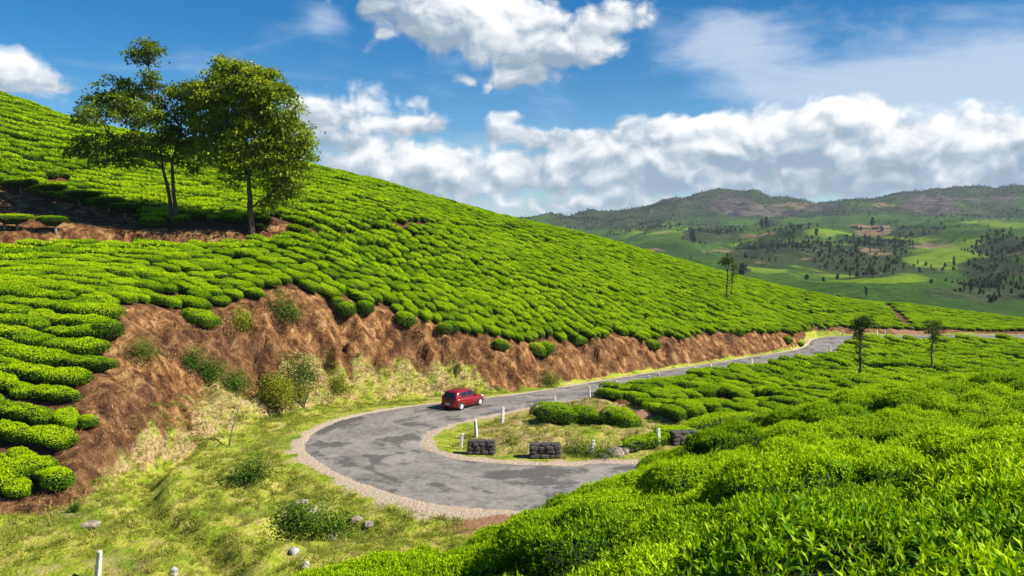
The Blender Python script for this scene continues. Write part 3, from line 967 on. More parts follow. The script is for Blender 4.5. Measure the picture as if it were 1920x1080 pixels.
def bush_mesh(name, a, b, h, n, leaf, seed, hd=False, per=1, skirt=0.35, flat=3.4, mat=None, young_shift=0.0, bumps=0.10, tall=0.0):
    g = np.random.default_rng(seed * 13 + 5)
    P, Nn, yo = bush_surface(n, a, b, h, g, 0.36, seed, skirt, flat, bumps)
    Vs, Fs, Ts, off = [], [], [], 0
    if hd:   # shoots: rosettes of leaves round an upright stem
        sh = g.uniform(0.0, 1.0, n) ** 3 * tall
        ax = Nn * 0.7 + np.array([0, 0, 0.55]) + 0.45 * g.normal(size=(n, 3))
        ax /= np.linalg.norm(ax, axis=1, keepdims=True)
        t1 = np.cross(ax, rand_dir(n, g))
        t1 /= np.linalg.norm(t1, axis=1, keepdims=True)
        t2 = np.cross(ax, t1)
        ph0 = g.uniform(0, 6.28, n)
        for k in range(per):
            f = k / max(per - 1, 1)
            ph = ph0 + k * 2.4 + g.normal(0, 0.25, n)
            rad = np.cos(ph)[:, None] * t1 + np.sin(ph)[:, None] * t2
            tilt = 1.15 - 0.95 * f + g.normal(0, 0.18, n)
            d = ax * np.cos(tilt)[:, None] + rad * np.sin(tilt)[:, None]
            base = P + ax * (0.02 + 0.05 * f + sh * (0.5 + 0.5 * f))[:, None] - Nn * 0.05
            L = leaf * (1.15 - 0.55 * f) * g.uniform(0.75, 1.25, n)
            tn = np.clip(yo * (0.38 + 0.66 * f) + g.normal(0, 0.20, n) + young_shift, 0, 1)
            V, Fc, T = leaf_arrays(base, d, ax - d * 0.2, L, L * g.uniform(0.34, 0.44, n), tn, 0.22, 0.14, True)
            Vs.append(V); Fs.append(Fc + off); Ts.append(T); off += len(V)
    else:
        d = Nn * 0.45 + np.array([0, 0, 0.25]) + 0.8 * rand_dir(n, g)
        nh = Nn + 0.5 * rand_dir(n, g)
        L = leaf * g.uniform(0.7, 1.3, n)
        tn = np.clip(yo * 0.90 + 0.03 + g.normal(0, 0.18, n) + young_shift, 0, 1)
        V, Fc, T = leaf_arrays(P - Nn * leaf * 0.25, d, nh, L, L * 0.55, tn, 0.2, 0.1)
        Vs.append(V); Fs.append(Fc); Ts.append(T); off += len(V)
    nl = sum(len(f) for f in Fs)
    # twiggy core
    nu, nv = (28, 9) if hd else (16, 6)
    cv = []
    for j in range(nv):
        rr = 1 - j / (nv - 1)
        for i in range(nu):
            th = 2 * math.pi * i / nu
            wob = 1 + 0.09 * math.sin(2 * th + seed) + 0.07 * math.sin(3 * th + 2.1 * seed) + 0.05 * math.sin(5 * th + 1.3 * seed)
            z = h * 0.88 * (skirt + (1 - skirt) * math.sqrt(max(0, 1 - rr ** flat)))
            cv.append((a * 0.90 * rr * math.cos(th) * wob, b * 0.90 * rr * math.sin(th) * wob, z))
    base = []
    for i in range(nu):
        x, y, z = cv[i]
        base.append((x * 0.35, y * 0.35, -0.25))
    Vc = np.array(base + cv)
    Fq = []
    for j in range(nv):
        for i in range(nu):
            p, q = j * nu + i, j * nu + (i + 1) % nu
            Fq.append((p, q, q + nu, p + nu))
    tri = [(x[0], x[1], x[2]) for x in Fq] + [(x[0], x[2], x[3]) for x in Fq]
    V = np.vstack(Vs + [Vc])
    T = np.concatenate(Ts + [np.zeros(len(Vc))])
    Fa = np.vstack(Fs + [np.array(tri) + off])
    me = mesh_np(name, V, Fa)
    fattr(me, 'tone', T)
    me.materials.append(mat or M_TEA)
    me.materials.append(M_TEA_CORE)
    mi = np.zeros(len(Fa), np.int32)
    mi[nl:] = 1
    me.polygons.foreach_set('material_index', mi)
    return me


def tube(V, Fc, pts, rad, n=7):
    """Append a tapered tube through pts to vertex and face lists."""
    pts = [Vector(p) for p in pts]
    base = len(V)
    prev = None
    for i, p in enumerate(pts):
        d = (pts[min(i + 1, len(pts) - 1)] - pts[max(i - 1, 0)]).normalized()
        x = (prev - d * prev.dot(d)).normalized() if prev is not None else d.orthogonal().normalized()
        prev = x
        y = d.cross(x)
        for k in range(n):
            a = 2 * math.pi * k / n
            V.append(tuple(p + (x * math.cos(a) + y * math.sin(a)) * rad[i]))
    for i in range(len(pts) - 1):
        for k in range(n):
            a, b = base + i * n + k, base + i * n + (k + 1) % n
            Fc.append((a, b, b + n, a + n))
    Fc.append(tuple(base + (len(pts) - 1) * n + k for k in range(n)))
    Fc.append(tuple(base + k for k in reversed(range(n))))


def scatter(name, pts, rots, scales, idx, protos, label, cat, slots=None):
    """One 'stuff' object: copies of the proto meshes on a cloud of points (geometry nodes)."""
    me = bpy.data.meshes.new(name)
    me.from_pydata(np.asarray(pts).tolist(), [], [])
    for nm, arr in (('rot', rots), ('scl', scales)):
        a = me.attributes.new(nm, 'FLOAT_VECTOR', 'POINT')
        a.data.foreach_set('vector', np.asarray(arr, np.float32).ravel())
    a = me.attributes.new('idx', 'INT', 'POINT')
    a.data.foreach_set('value', np.asarray(idx, np.int32))
    o = obj(name, me, None, label=label, cat=cat, kind='stuff')
    for p in protos:
        for m in p.materials:
            if m.name not in me.materials:
                me.materials.append(m)
    ng = bpy.data.node_groups.new(name + '_nodes', 'GeometryNodeTree')
    ng.interface.new_socket('Geometry', in_out='INPUT', socket_type='NodeSocketGeometry')
    ng.interface.new_socket('Geometry', in_out='OUTPUT', socket_type='NodeSocketGeometry')
    n = ng.nodes
    gi, go, jn = n.new('NodeGroupInput'), n.new('NodeGroupOutput'), n.new('GeometryNodeJoinGeometry')

    def named(nm, typ):
        x = n.new('GeometryNodeInputNamedAttribute')
        x.data_type = typ
        x.inputs['Name'].default_value = nm
        return x.outputs['Attribute']
    r_, s_, i_ = named('rot', 'FLOAT_VECTOR'), named('scl', 'FLOAT_VECTOR'), named('idx', 'INT')
    for k, p in enumerate(protos):
        po = bpy.data.objects.new(name + '_source', p)
        info = n.new('GeometryNodeObjectInfo')
        info.inputs['Object'].default_value = po
        cmp = n.new('FunctionNodeCompare')
        cmp.data_type, cmp.operation = 'INT', 'EQUAL'
        ng.links.new(i_, cmp.inputs[2])
        cmp.inputs[3].default_value = k
        iop = n.new('GeometryNodeInstanceOnPoints')
        ng.links.new(gi.outputs[0], iop.inputs['Points'])
        ng.links.new(cmp.outputs[0], iop.inputs['Selection'])
        ng.links.new(info.outputs['Geometry'], iop.inputs['Instance'])
        ng.links.new(r_, iop.inputs['Rotation'])
        ng.links.new(s_, iop.inputs['Scale'])
        ng.links.new(iop.outputs[0], jn.inputs[0])
    ng.links.new(jn.outputs[0], go.inputs[0])
    md = o.modifiers.new('scatter', 'NODES')
    md.node_group = ng
    return o


# ---------------------------------------------------------------- tea bushes: shapes
HD = [bush_mesh('near_tea_bush', 1.12, 1.0, BUSH + 0.05 * i, 3500, 0.068, 40 + i, True, 5, 0.45, 5.0, tall=0.07 + 0.06 * (i % 2), bumps=0.20) for i in range(5)]
MD = [bush_mesh('tea_bush', (1.20, 1.55, 1.90, 1.35, 1.70)[i], (0.66, 0.62, 0.64, 0.70, 0.60)[i], 0.66 + 0.03 * i, (1900, 2300, 2800, 2100, 2500)[i], 0.100, 60 + i, False, 1, 0.50, 7.0, bumps=0.16) for i in range(5)]
LD = [bush_mesh('far_tea_bush', (1.30, 1.65, 1.95)[i], (0.66, 0.62, 0.64)[i], 0.74, (800, 1000, 1150)[i], 0.17, 80 + i, False, 1, 0.50, 7.0, bumps=0.16) for i in range(3)]
ROUND = [bush_mesh('round_tea_bush', 0.85, 0.78, 1.0, 1500, 0.105, 90 + i, False, 1, 0.30, 2.4) for i in range(3)]
BIG = [bush_mesh('cushion_tea_bush', 1.7, 0.95, 1.15, 3200, 0.105, 100 + i, False, 1, 0.35, 3.0, bumps=0.16) for i in range(3)]

#--PLACE--
# ---------------------------------------------------------------- tea bushes: places
def slope_euler(x, y, rz, k=0.6):
    e = 0.6
    nx = -(H(x + e, y) - H(x - e, y)) / (2 * e) * k
    ny = -(H(x, y + e) - H(x, y - e)) / (2 * e) * k
    out = []
    for a, b, r in zip(np.ravel(nx), np.ravel(ny), np.ravel(rz)):
        z = Vector((a, b, 1)).normalized()
        x_ = Vector((math.cos(r), math.sin(r), 0))
        x_ = (x_ - z * x_.dot(z)).normalized()
        m = Matrix((x_, z.cross(x_), z)).transposed()
        out.append(tuple(m.to_euler()))
    return out


def rows(x0, x1, y0, y1, ang, across, along, jit, skip, seed):
    g = np.random.default_rng(seed)
    cx, cy = (x0 + x1) / 2, (y0 + y1) / 2
    Rr = math.hypot(x1 - x0, y1 - y0) / 2
    u = np.arange(-Rr, Rr, along)
    v = np.arange(-Rr, Rr, across)
    Uu, Vv = np.meshgrid(u, v)
    Uu = Uu + g.uniform(0, along, (len(v), 1)) + g.normal(0, jit, Uu.shape)
    Vv = Vv + g.normal(0, jit * 0.45, Vv.shape) + 0.35 * np.sin(Uu / 7.0 + Vv * 0.3)
    c, s = math.cos(ang), math.sin(ang)
    X, Y = cx + Uu * c - Vv * s, cy + Uu * s + Vv * c
    k = (X > x0) & (X < x1) & (Y > y0) & (Y < y1) & (g.uniform(size=X.shape) > skip)
    # worn places where a run of bushes is missing
    k &= fbm(X / 2.4, Y / 2.4, seed + 5, 2) < 0.84
    return X[k], Y[k]


cand = []   # x, y, rz, sx, sy, sz, kind, region


def add(xs, ys, ang, region, kind, s0=0.9, s1=1.12, aj=0.08):
    n = len(xs)
    rz = ang + rng.normal(0, aj, n)
    s = rng.uniform(s0, s1, n)
    for i in range(n):
        cand.append([xs[i], ys[i], rz[i], s[i] * rng.uniform(0.85, 1.15), s[i] * rng.uniform(0.92, 1.08), s[i] * rng.uniform(0.78, 1.15), kind, region])


CUT = np.array([hit(*p)[:2] for p in ((1662, 572), (1672, 582), (1690, 600), (1702, 612))])
CUT2 = np.array([hit(*p)[:2] for p in ((1400, 568), (1450, 574), (1480, 582), (1600, 590))])


def hill_ok(x, y):
    st, ts = look('st', x, y), look('ts', x, y)
    z = H(x, y)
    px, py = to_px(x, y, z)
    path_w = 1.05 * sstep(-17, -23, x) + 0.42
    ok = (st > 0.55) & ~((ts > -0.35 - 0.3 * (x > -17)) & (ts < path_w) & (x < 2))
    ok &= ~((px < 275) & (py > 352 + 0.20 * px) & (ts > -0.5))
    ok &= ~((px < 520) & (px > 215) & (ts > -0.5) & (ts < 2.6))
    ok &= (np.abs(signed_dist(x, y, CUT)) > 1.3) & (np.abs(signed_dist(x, y, CUT2)) > 0.5)
    ok &= (px > -260) & (px < 2150)
    return ok


zone = lambda x, y: x + 7 * (fbm(x / 9, y / 9, 91, 2) - 0.5) + 0.12 * (y - 60)
for ang, lo, hi_, seed, k_ in ((R(-14), -99, -27, 1, 1.0), (R(-40), -27, -10, 2, 0.90), (R(-63), -10, 400, 3, 0.80)):
    X, Y = rows(-98, 148, 36, 215, ang, 1.32 * k_, 1.80 * k_, 0.15 * k_, 0.02, seed)
    z = zone(X, Y)
    k = (z >= lo) & (z < hi_) & hill_ok(X, Y)
    X, Y = X[k], Y[k]
    add(X, Y, ang, 'hill', 'M', 0.92 * k_, 1.10 * k_)
# between the road legs and across the hollow on the right
X, Y = rows(2, 120, 48, 150, R(-71), 1.58, 2.2, 0.18, 0.03, 4)
px, py = to_px(X, Y, H(X, Y))
k = in_poly(px, py, IN_POLY) & (look('din', X, Y) < -1.75)
add(X[k], Y[k], R(-71), 'hollow', 'M', 0.95, 1.15, 0.1)
# near slope
g0 = np.random.default_rng(11)
NA = R(24)
for j in range(-24, 40):
    for i in range(-40, 60):
        u, v = (i + 0.5 * (j % 2)) * 1.48 + g0.normal(0, .18), j * 2.10 + g0.normal(0, .12) + 0.35 * math.sin(i * 0.5 + j)
        x, y = u * math.cos(NA) - v * math.sin(NA), 8 + u * math.sin(NA) + v * math.cos(NA)
        if math.hypot(x, y) < 1.5 or (g0.uniform() < 0.07 and math.hypot(x, y) > 3.4) or not (GX0 < x < GX1 and GY0 < y < 42):
            continue
        if look('fg', np.array([x]), np.array([y]))[0] < 0.8 or look('dr', np.array([x]), np.array([y]))[0] < 2.5:
            continue
        s = g0.uniform(0.90, 1.10)
        cand.append([x, y, NA + g0.normal(0, 0.3) + math.pi * (g0.uniform() < 0.5), s, s * 0.98, s * g0.uniform(0.82, 1.22), 'H', 'near'])

# single bushes that stand out
def hand(px, py, kind, region, s=1.0, rz=0.0, sx=1.0, sz=1.0, label=None):
    p = hit(px, py)
    cand.append([p[0], p[1], rz, s * sx, s, s * sz, kind, 'hand', label])


HAND = [
    (1042, 792, 'B', 1.02, R(-25), 'large rounded tea cushion nearest the hairpin posts, inside the bend'),
    (1098, 793, 'B', 0.85, R(-60), 'middle tea cushion of the three beside the road inside the bend'),
    (1163, 800, 'B', 0.92, R(-55), 'tea cushion lowest of the three inside the bend, above red soil'),
    (938, 655, 'R', 0.85, 0, 'lone round tea bush hanging on the bank beyond the red car'),
    (1005, 664, 'R', 1.0, 0, 'dark round tea bush perched on the bank right of a smaller round one'),
    (1085, 641, 'R', 0.55, 0, 'small thin tea bush at the notch in the bank top'),
    (1217, 651, 'R', 0.75, 0, 'small round tea bush low on the bank halfway along the far road'),
    (375, 606, 'B', 0.80, R(-10), 'square-looking tea bush sticking out over the brown slope under the trees'),
    (203, 633, 'R', 1.15, 0, 'bright round tea bush alone on the left slope edge'),
    (758, 609, 'R', 1.05, 0, 'dark tea bush jutting over the earth bank, left of the car'),
    (650, 590, 'R', 1.0, 0, 'tea bush with dark underside at the bank top above the green shrubs'),
    (684, 586, 'R', 0.95, 0, 'tea bush beside the shadowed one at the bank top'),
    (843, 622, 'R', 0.9, 0, 'tea bush at the bank edge straight above the car'),
    (1475, 642, 'R', 0.8, 0, 'tea bush near the far end of the earth bank'),
    (1500, 648, 'R', 0.55, 0, 'last small tea bush of the bank beside the far curve'),
    (62, 892, 'B', 0.80, R(5), 'yellowish tea bush at the foot of the left terraces'),
    (110, 912, 'R', 0.95, 0, 'dark green tea bush with bare stem at the terrace corner above the meadow'),
    (165, 800, 'R', 0.62, 0, 'small drooping tea bush at the end of the left hedge'),
    (1215, 838, 'M', 0.9, R(15), 'low tea hedge bush just behind the stone parapet by a white post'),
    (1262, 822, 'M', 0.95, R(20), 'low tea hedge bush between the post and the long parapet'),
    (1325, 806, 'M', 1.0, R(20), 'tea hedge bush behind the long broken parapet'),
    (1380, 796, 'M', 1.0, R(20), 'tea hedge bush near the last white post on the near road'),
    (285, 424, 'B', 0.75, R(-8), 'low bright tea bush on the terrace left of the twin-trunk tree'),
    (487, 432, 'R', 0.60, 0, 'small tea bush against the trunk of the dense tree'),
]
ORD = ('first', 'second', 'third', 'fourth', 'fifth', 'last')
for j, f in enumerate((0.478, 0.552, 0.612, 0.648, 0.703, 0.765)):
    q = TOP[int(f * (len(TOP) - 1))]
    b = BOT[np.argmin(np.linalg.norm(BOT - q, axis=1))]
    m = q + (b - q) * (0.04 + 0.20 * ((j * 7) % 5) / 4)
    cand.append([m[0], m[1], j * 1.1, 0.66 + 0.17 * (j % 4), 0.70 + 0.13 * (j % 3), 0.72 + 0.15 * (j % 3), 'R', 'lip', ORD[j] + ' small tea bush from the left along the lip of the earth bank'])
for px, py, kd, s, rz, lb in HAND:
    hand(px, py, kd, 'hand', s, rz, label=lb)

arr = np.array([[c[0], c[1]] for c in cand])
cz = H(arr[:, 0], arr[:, 1])
top = cz + 0.7
cpx, cpy = to_px(arr[:, 0], arr[:, 1], top)
dist = np.hypot(arr[:, 0], arr[:, 1])
vis = np.ones(len(cand), bool)       # can be seen from the camera
seen = np.ones(len(cand), bool)      # might be seen from a step aside
for f in np.linspace(0.06, 0.985, 70):
    x, y = arr[:, 0] * f, arr[:, 1] * f
    zr = CAM[2] + (top + 0.25 - CAM[2]) * f
    gap = H(x, y) - zr
    far_enough = dist * (1 - f) > 2.0
    vis &= ~((gap > -0.35) & far_enough)
    seen &= ~((gap > 1.2) & far_enough)
inframe = (cpx > -20) & (cpx < 1940) & (cpy < 1110) & (arr[:, 1] > 0.5)
margin = (cpx > -330) & (cpx < 2250) & (cpy < 1750) & (arr[:, 1] > 0.3)
is_hand = np.array([c[7] in ('hand', 'lip') for c in cand])
size = 1.0 / np.maximum(dist, 1)
score = np.where(vis & inframe, size, -1) + is_hand * 10
order = np.argsort(-score)
n_single = min(300, int((score > 0).sum()))
single = set(order[:n_single].tolist())
keep = seen & margin
GROUPS = {'near': ('leafy tea bush in the carpet of the near slope', 'tea bushes on the near slope'),
          'left': ('clipped tea bush in the terraced rows on the left slope', 'tea bushes in the left terraces'),
          'hill': ('clipped tea bush in the rows above the earth bank', 'tea bushes above the earth bank'),
          'lip': ('small tea bush hanging over the lip of the earth bank below the rows', 'tea bushes on the bank lip'),
          'hollow': ('clipped tea bush in the slanting rows between the two road legs', 'tea bushes inside the bend')}
rots = slope_euler(arr[:, 0], arr[:, 1], [c[2] for c in cand])
KIND = {'H': HD, 'M': MD, 'R': ROUND, 'B': BIG}
ST_MESH = HD + MD + LD
st_p, st_r, st_s, st_i = [], [], [], []
stats = {}
for i, c in enumerate(cand):
    if i in single:
        me = random.choice(KIND[c[6]])
        reg = c[7]
        if reg == 'hand':
            lb, gp = c[8], 'tea bushes standing out from the rows'
        else:
            if reg == 'hill' and cpx[i] < 300:
                reg = 'left'
            lb, gp = GROUPS[reg]
            if reg == 'lip':
                lb = c[8]
        stats[reg] = stats.get(reg, 0) + 1
        z = cz[i] - 0.05
        rot = rots[i] if c[6] != 'R' else (rots[i][0] * 0.4, rots[i][1] * 0.4, rots[i][2])
        obj('tea_bush', me, None, label=lb, cat='tea bush', group=gp, loc=(c[0], c[1], z), rot=rot, scale=(c[3], c[4], c[5]))
    elif keep[i]:
        st_p.append((c[0], c[1], cz[i] - 0.05))
        st_r.append(rots[i])
        st_s.append((c[3], c[4], c[5]))
        st_i.append(random.randrange(5) if c[6] == 'H' else (5 + random.randrange(5) if dist[i] < 80 else 10 + random.randrange(3)))
print('BUSHES single', stats, 'stuff', len(st_p), 'of', len(cand), 'near visible', int((vis & inframe & np.array([c[7] == 'near' for c in cand])).sum()))
scatter('tea_rows', st_p, st_r, st_s, st_i, ST_MESH, 'dense rows of clipped tea bushes covering the hillside', 'tea bushes')

#--TREES--
# ---------------------------------------------------------------- trees
def empty(name, loc, rot=None, **kw):
    o = bpy.data.objects.new(name, None)
    o.empty_display_size = 0.3
    COL.objects.link(o)
    o.location = loc
    if rot is not None:
        o.rotation_euler = rot
    return tag(o, **kw)


def crown_mesh(name, lobes, seed, leaf=0.24, per=68, dens=1.0, mat=None, flatz=0.28, tone0=0.45, cs=1.0):
    """Leaf sprays: flattened clumps of leaves spread through the lobes (cx,cy,cz,rx,ry,rz,density)."""
    g = np.random.default_rng(seed)
    Vs, Fs, Ts, off = [], [], [], 0
    for cx, cy, cz, rx, ry, rz, dn in lobes:
        n = max(3, int(dens * dn * 8.5 * (rx * ry * rz) ** (2 / 3)))
        d = rand_dir(n, g)
        rad = g.uniform(0.45, 1.0, n) ** 0.5
        C = np.c_[cx + d[:, 0] * rx * rad, cy + d[:, 1] * ry * rad, cz + d[:, 2] * rz * rad]
        C += (g.normal(size=C.shape) * 0.15 * cs)
        cr = g.uniform(0.45, 0.95, n) * cs
        hue = g.normal(tone0, 0.16, n)
        for k in range(n):
            m = int(per * cr[k] / 0.6)
            q = g.normal(size=(m, 3)) * np.array([cr[k], cr[k], cr[k] * flatz]) * 0.55
            q[:, 2] -= 0.25 * (q[:, 0] ** 2 + q[:, 1] ** 2) / cr[k]
            P = C[k] + q
            out = q / (np.linalg.norm(q, axis=1, keepdims=True) + 1e-6)
            ax = out * 0.7 + rand_dir(m, g) * 0.7 + np.array([0, 0, -0.15])
            nh = np.array([0, 0, 1.0]) + 0.6 * rand_dir(m, g)
            L = leaf * g.uniform(0.7, 1.3, m)
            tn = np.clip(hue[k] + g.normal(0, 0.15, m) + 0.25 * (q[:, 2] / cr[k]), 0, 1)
            V, Fc, T = leaf_arrays(P, ax, nh, L, L * 0.60, tn, 0.15, 0.2)
            Vs.append(V); Fs.append(Fc + off); Ts.append(T); off += len(V)
    me = mesh_np(name, np.vstack(Vs), np.vstack(Fs))
    fattr(me, 'tone', np.concatenate(Ts))
    me.materials.append(mat or M_TREE)
    return me


def bent(p, q, g, k=0.08, n=5):
    p, q = np.array(p, float), np.array(q, float)
    L = np.linalg.norm(q - p)
    pts = [p + (q - p) * t + (g.normal(size=3) * k * L * math.sin(math.pi * t)) for t in np.linspace(0, 1, n)]
    return [tuple(x) for x in pts]


def big_tree(base_px, d, lobes_px, trunks, name, label, seed, mat=None, leaf=0.28, dens=1.0, depth=0.85, ground=None, cs=1.0):
    """Tree standing at base_px; lobe and trunk places are given in pixels round it and turned to metres."""
    b = np.array(ground) if ground is not None else hit(*base_px)
    s = b[1] / F_PX
    g = np.random.default_rng(seed)
    root = empty(name, b, label=label, cat='tree', group=None)
    lob = []
    for px, py, rx, ry, dn in lobes_px:
        lob.append(((px - base_px[0]) * s, g.normal(0, 0.45) * rx * s, (base_px[1] - py) * s, rx * s, max(rx, ry) * s * depth, ry * s, dn))
    V, Fc = [], []
    tips = []
    for path, r0, r1 in trunks:
        pts = [((x - base_px[0]) * s, yo, (base_px[1] - y) * s) for x, y, yo in path]
        if abs(pts[0][2]) < 0.6:
            pts[0] = (pts[0][0], pts[0][1], -0.4)
        P = resample(pts, max(8, 3 * len(pts)))
        P[1:-1] += g.normal(0, 0.04, P[1:-1].shape)
        rad = np.linspace(r0, r1, len(P))
        rad[0] *= 1.35
        tube(V, Fc, P, rad, 9)
        tips.append(P)
    tr = obj('trunk', mesh_np(name + '_trunk', V, Fc, True), M_BARK, root)
    V, Fc = [], []
    for l in lob:
        P = min(tips, key=lambda q: np.min(np.linalg.norm(q[len(q) // 2:] - np.array(l[:3]), axis=1)))
        k0 = len(P) // 2
        zs = P[k0:, 2]
        want = l[2] - 0.6 * abs(l[0] - P[-1, 0]) - 0.6
        k = k0 + int(np.argmin(np.abs(zs - want)))
        tube(V, Fc, bent(P[k], l[:3], g), np.linspace(0.10, 0.03, 5), 6)
        for _ in range(3):
            e = np.array(l[:3]) + rand_dir(1, g)[0] * np.array([l[3], l[4], l[5]]) * 0.8
            tube(V, Fc, bent(l[:3], e, g, 0.1, 4), np.linspace(0.035, 0.012, 4), 5)
    obj('limbs', mesh_np(name + '_limbs', V, Fc, True), M_BARK, tr)
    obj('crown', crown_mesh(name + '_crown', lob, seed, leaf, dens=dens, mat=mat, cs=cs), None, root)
    return root


big_tree((472, 440), 80, [
    (455, 150, 50, 30, 1.0), (420, 175, 38, 34, 1.0), (500, 168, 48, 32, 1.0), (400, 215, 34, 34, 1.0), (455, 205, 55, 38, 1.1), (530, 205, 42, 38, 1.0),
    (415, 262, 36, 26, .9), (480, 255, 60, 36, 1.1), (550, 255, 36, 36, 1.0), (455, 300, 42, 24, .7), (520, 300, 48, 28, 1.0), (560, 300, 26, 24, .8), (390, 290, 22, 18, .6),
    (540, 345, 34, 20, .7), (505, 345, 26, 16, .45), (445, 335, 24, 16, .4), (520, 375, 26, 12, .5), (430, 130, 26, 16, .8)],
    [([(472, 440, 0), (470, 380, 0), (468, 320, 0.1), (462, 250, 0.2), (455, 170, 0.1)], 0.30, 0.06),
     ([(473, 388, 0), (490, 378, -0.2), (515, 360, -0.4), (545, 335, -0.5)], 0.11, 0.04),
     ([(469, 330, 0), (490, 280, 0.5), (520, 230, 0.8)], 0.15, 0.04),
     ([(468, 330, 0), (440, 280, -0.5), (415, 220, -0.8)], 0.14, 0.04)],
    'shade_tree', 'tall tree with dense rounded green crown and single dark trunk', 301, dens=1.9)
big_tree((326, 420), 81, [
    (280, 92, 24, 14, .9), (265, 100, 14, 10, .7), (300, 100, 14, 12, .7), (283, 120, 16, 14, .8), (290, 142, 14, 12, .5),
    (215, 165, 36, 20, .9), (185, 195, 30, 24, .9), (235, 190, 40, 24, 1.0), (290, 170, 34, 22, .9), (340, 160, 36, 22, 1.0), (365, 190, 26, 26, .9),
    (205, 225, 40, 18, .8), (270, 215, 40, 24, .9), (325, 205, 34, 22, .7), (300, 250, 46, 22, 1.0), (355, 245, 36, 24, .9), (250, 262, 34, 16, .7),
    (195, 270, 44, 18, .9), (165, 285, 26, 12, .8), (230, 295, 40, 16, .8), (320, 285, 44, 18, .8), (365, 285, 28, 20, .8), (185, 305, 22, 10, .6), (400, 300, 26, 16, .5), (355, 315, 26, 12, .45)],
    [([(323, 420, 0), (318, 370, 0.1), (308, 320, 0.2), (300, 260, 0.3), (292, 180, 0.2), (283, 105, 0.1)], 0.20, 0.035),
     ([(331, 422, 0), (329, 370, -0.1), (328, 310, -0.2), (345, 250, -0.4), (350, 180, -0.5)], 0.22, 0.045),
     ([(308, 318, 0.2), (270, 290, 0.6), (215, 262, 0.9), (180, 220, 1.0)], 0.11, 0.035)],
    'shade_tree', 'tall tree with twin trunks, ragged open crown and a separate top tuft', 302, dens=1.15)

POLLARD = [
    ((1363, 566), [(1364, 487, 10, 5, 1.2), (1357, 493, 6, 4, 1.0), (1374, 499, 6, 5, 1.0), (1373, 513, 4, 6, .7), (1371, 528, 3, 6, .5)], [([(1363, 566, 0), (1363, 530, 0), (1365, 490, 0)], 0.13, 0.05), ([(1371, 552, .2), (1372, 530, .2), (1374, 505, .2)], 0.08, 0.04)],
     'slim lopped tree with a tufted top standing on the far tea slope'),
    ((1612, 700), [(1616, 598, 15, 9, 1.2), (1605, 610, 9, 10, 1.0), (1627, 606, 9, 8, 1.0), (1613, 624, 9, 10, 1.0), (1611, 645, 6, 10, .8), (1610, 668, 6, 9, .8)], [([(1612, 700, 0), (1612, 650, 0), (1615, 595, 0)], 0.14, 0.06)],
     'bushy lopped tree beside the far curve, nearer to the road'),
    ((1745, 694), [(1750, 606, 12, 8, 1.1), (1741, 614, 8, 8, 1.0), (1756, 620, 8, 8, 1.0), (1748, 636, 7, 10, .9), (1747, 655, 4, 9, .6)], [([(1745, 694, 0), (1746, 650, 0), (1749, 604, 0)], 0.12, 0.05)],
     'thin lopped tree in the tea hollow, the one farther to the right')]
M_POLL = mat_leaf('lopped_tree_leaf', (0.010, 0.028, 0.003), (0.07, 0.13, 0.008), (0.24, 0.30, 0.015), 0.25, 0.5, 0.15)
for i, (b, lo, tr, lb) in enumerate(POLLARD):
    gp = hit(*b, dmin=45)
    if i == 1:
        p = at(1612, 700, 84.0); gp = np.array([p[0], p[1], H(p[0], p[1])])
    if i == 2:
        p = at(1745, 694, 92.0); gp = np.array([p[0], p[1], H(p[0], p[1])])
    k = at(b[0], b[1], gp[1])[2] - gp[2]      # keep tops where they are when the foot stands a little lower
    b2 = (b[0], b[1] + k * F_PX / gp[1])
    tr = [([(x, y, o) for x, y, o in pth], a, c) for pth, a, c in tr]
    big_tree(b2, gp[1], lo, tr, 'lopped_tree', lb, 310 + i, mat=M_POLL, leaf=0.16, dens=8.0, ground=gp, cs=0.42)


# ---------------------------------------------------------------- shrubs
def shrub(px, py, w, h, label, mat, seed, leaf=0.12, n=None, name='shrub', dmin=30, depth=0.9, cat='shrub'):
    p = hit(px, py, dmin)
    s = p[1] / F_PX
    g = np.random.default_rng(seed)
    W, Hh = w * s / 2, h * s
    lob = []
    for _ in range(n or 9):
        a = g.uniform(0, 6.28)
        r = g.uniform(0, 0.6)
        k = g.uniform(0.22, 0.5)
        lob.append((W * 1.3 * r * math.cos(a), W * 1.3 * r * math.sin(a) * depth, Hh * g.uniform(0.18, 0.85), W * k, W * k * depth, Hh * k * 0.55, 1.1))
    root = empty(name, p, label=label, cat=cat)
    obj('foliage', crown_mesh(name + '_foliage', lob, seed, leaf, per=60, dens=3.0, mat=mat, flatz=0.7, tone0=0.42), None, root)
    V, Fc = [], []
    for l in lob:
        tube(V, Fc, bent((l[0] * 0.2, l[1] * 0.2, -0.15), l[:3], g, 0.06, 4), np.linspace(0.035, 0.012, 4), 5)
    obj('stem', mesh_np(name + '_stem', V, Fc), M_BARK, root)
    return root


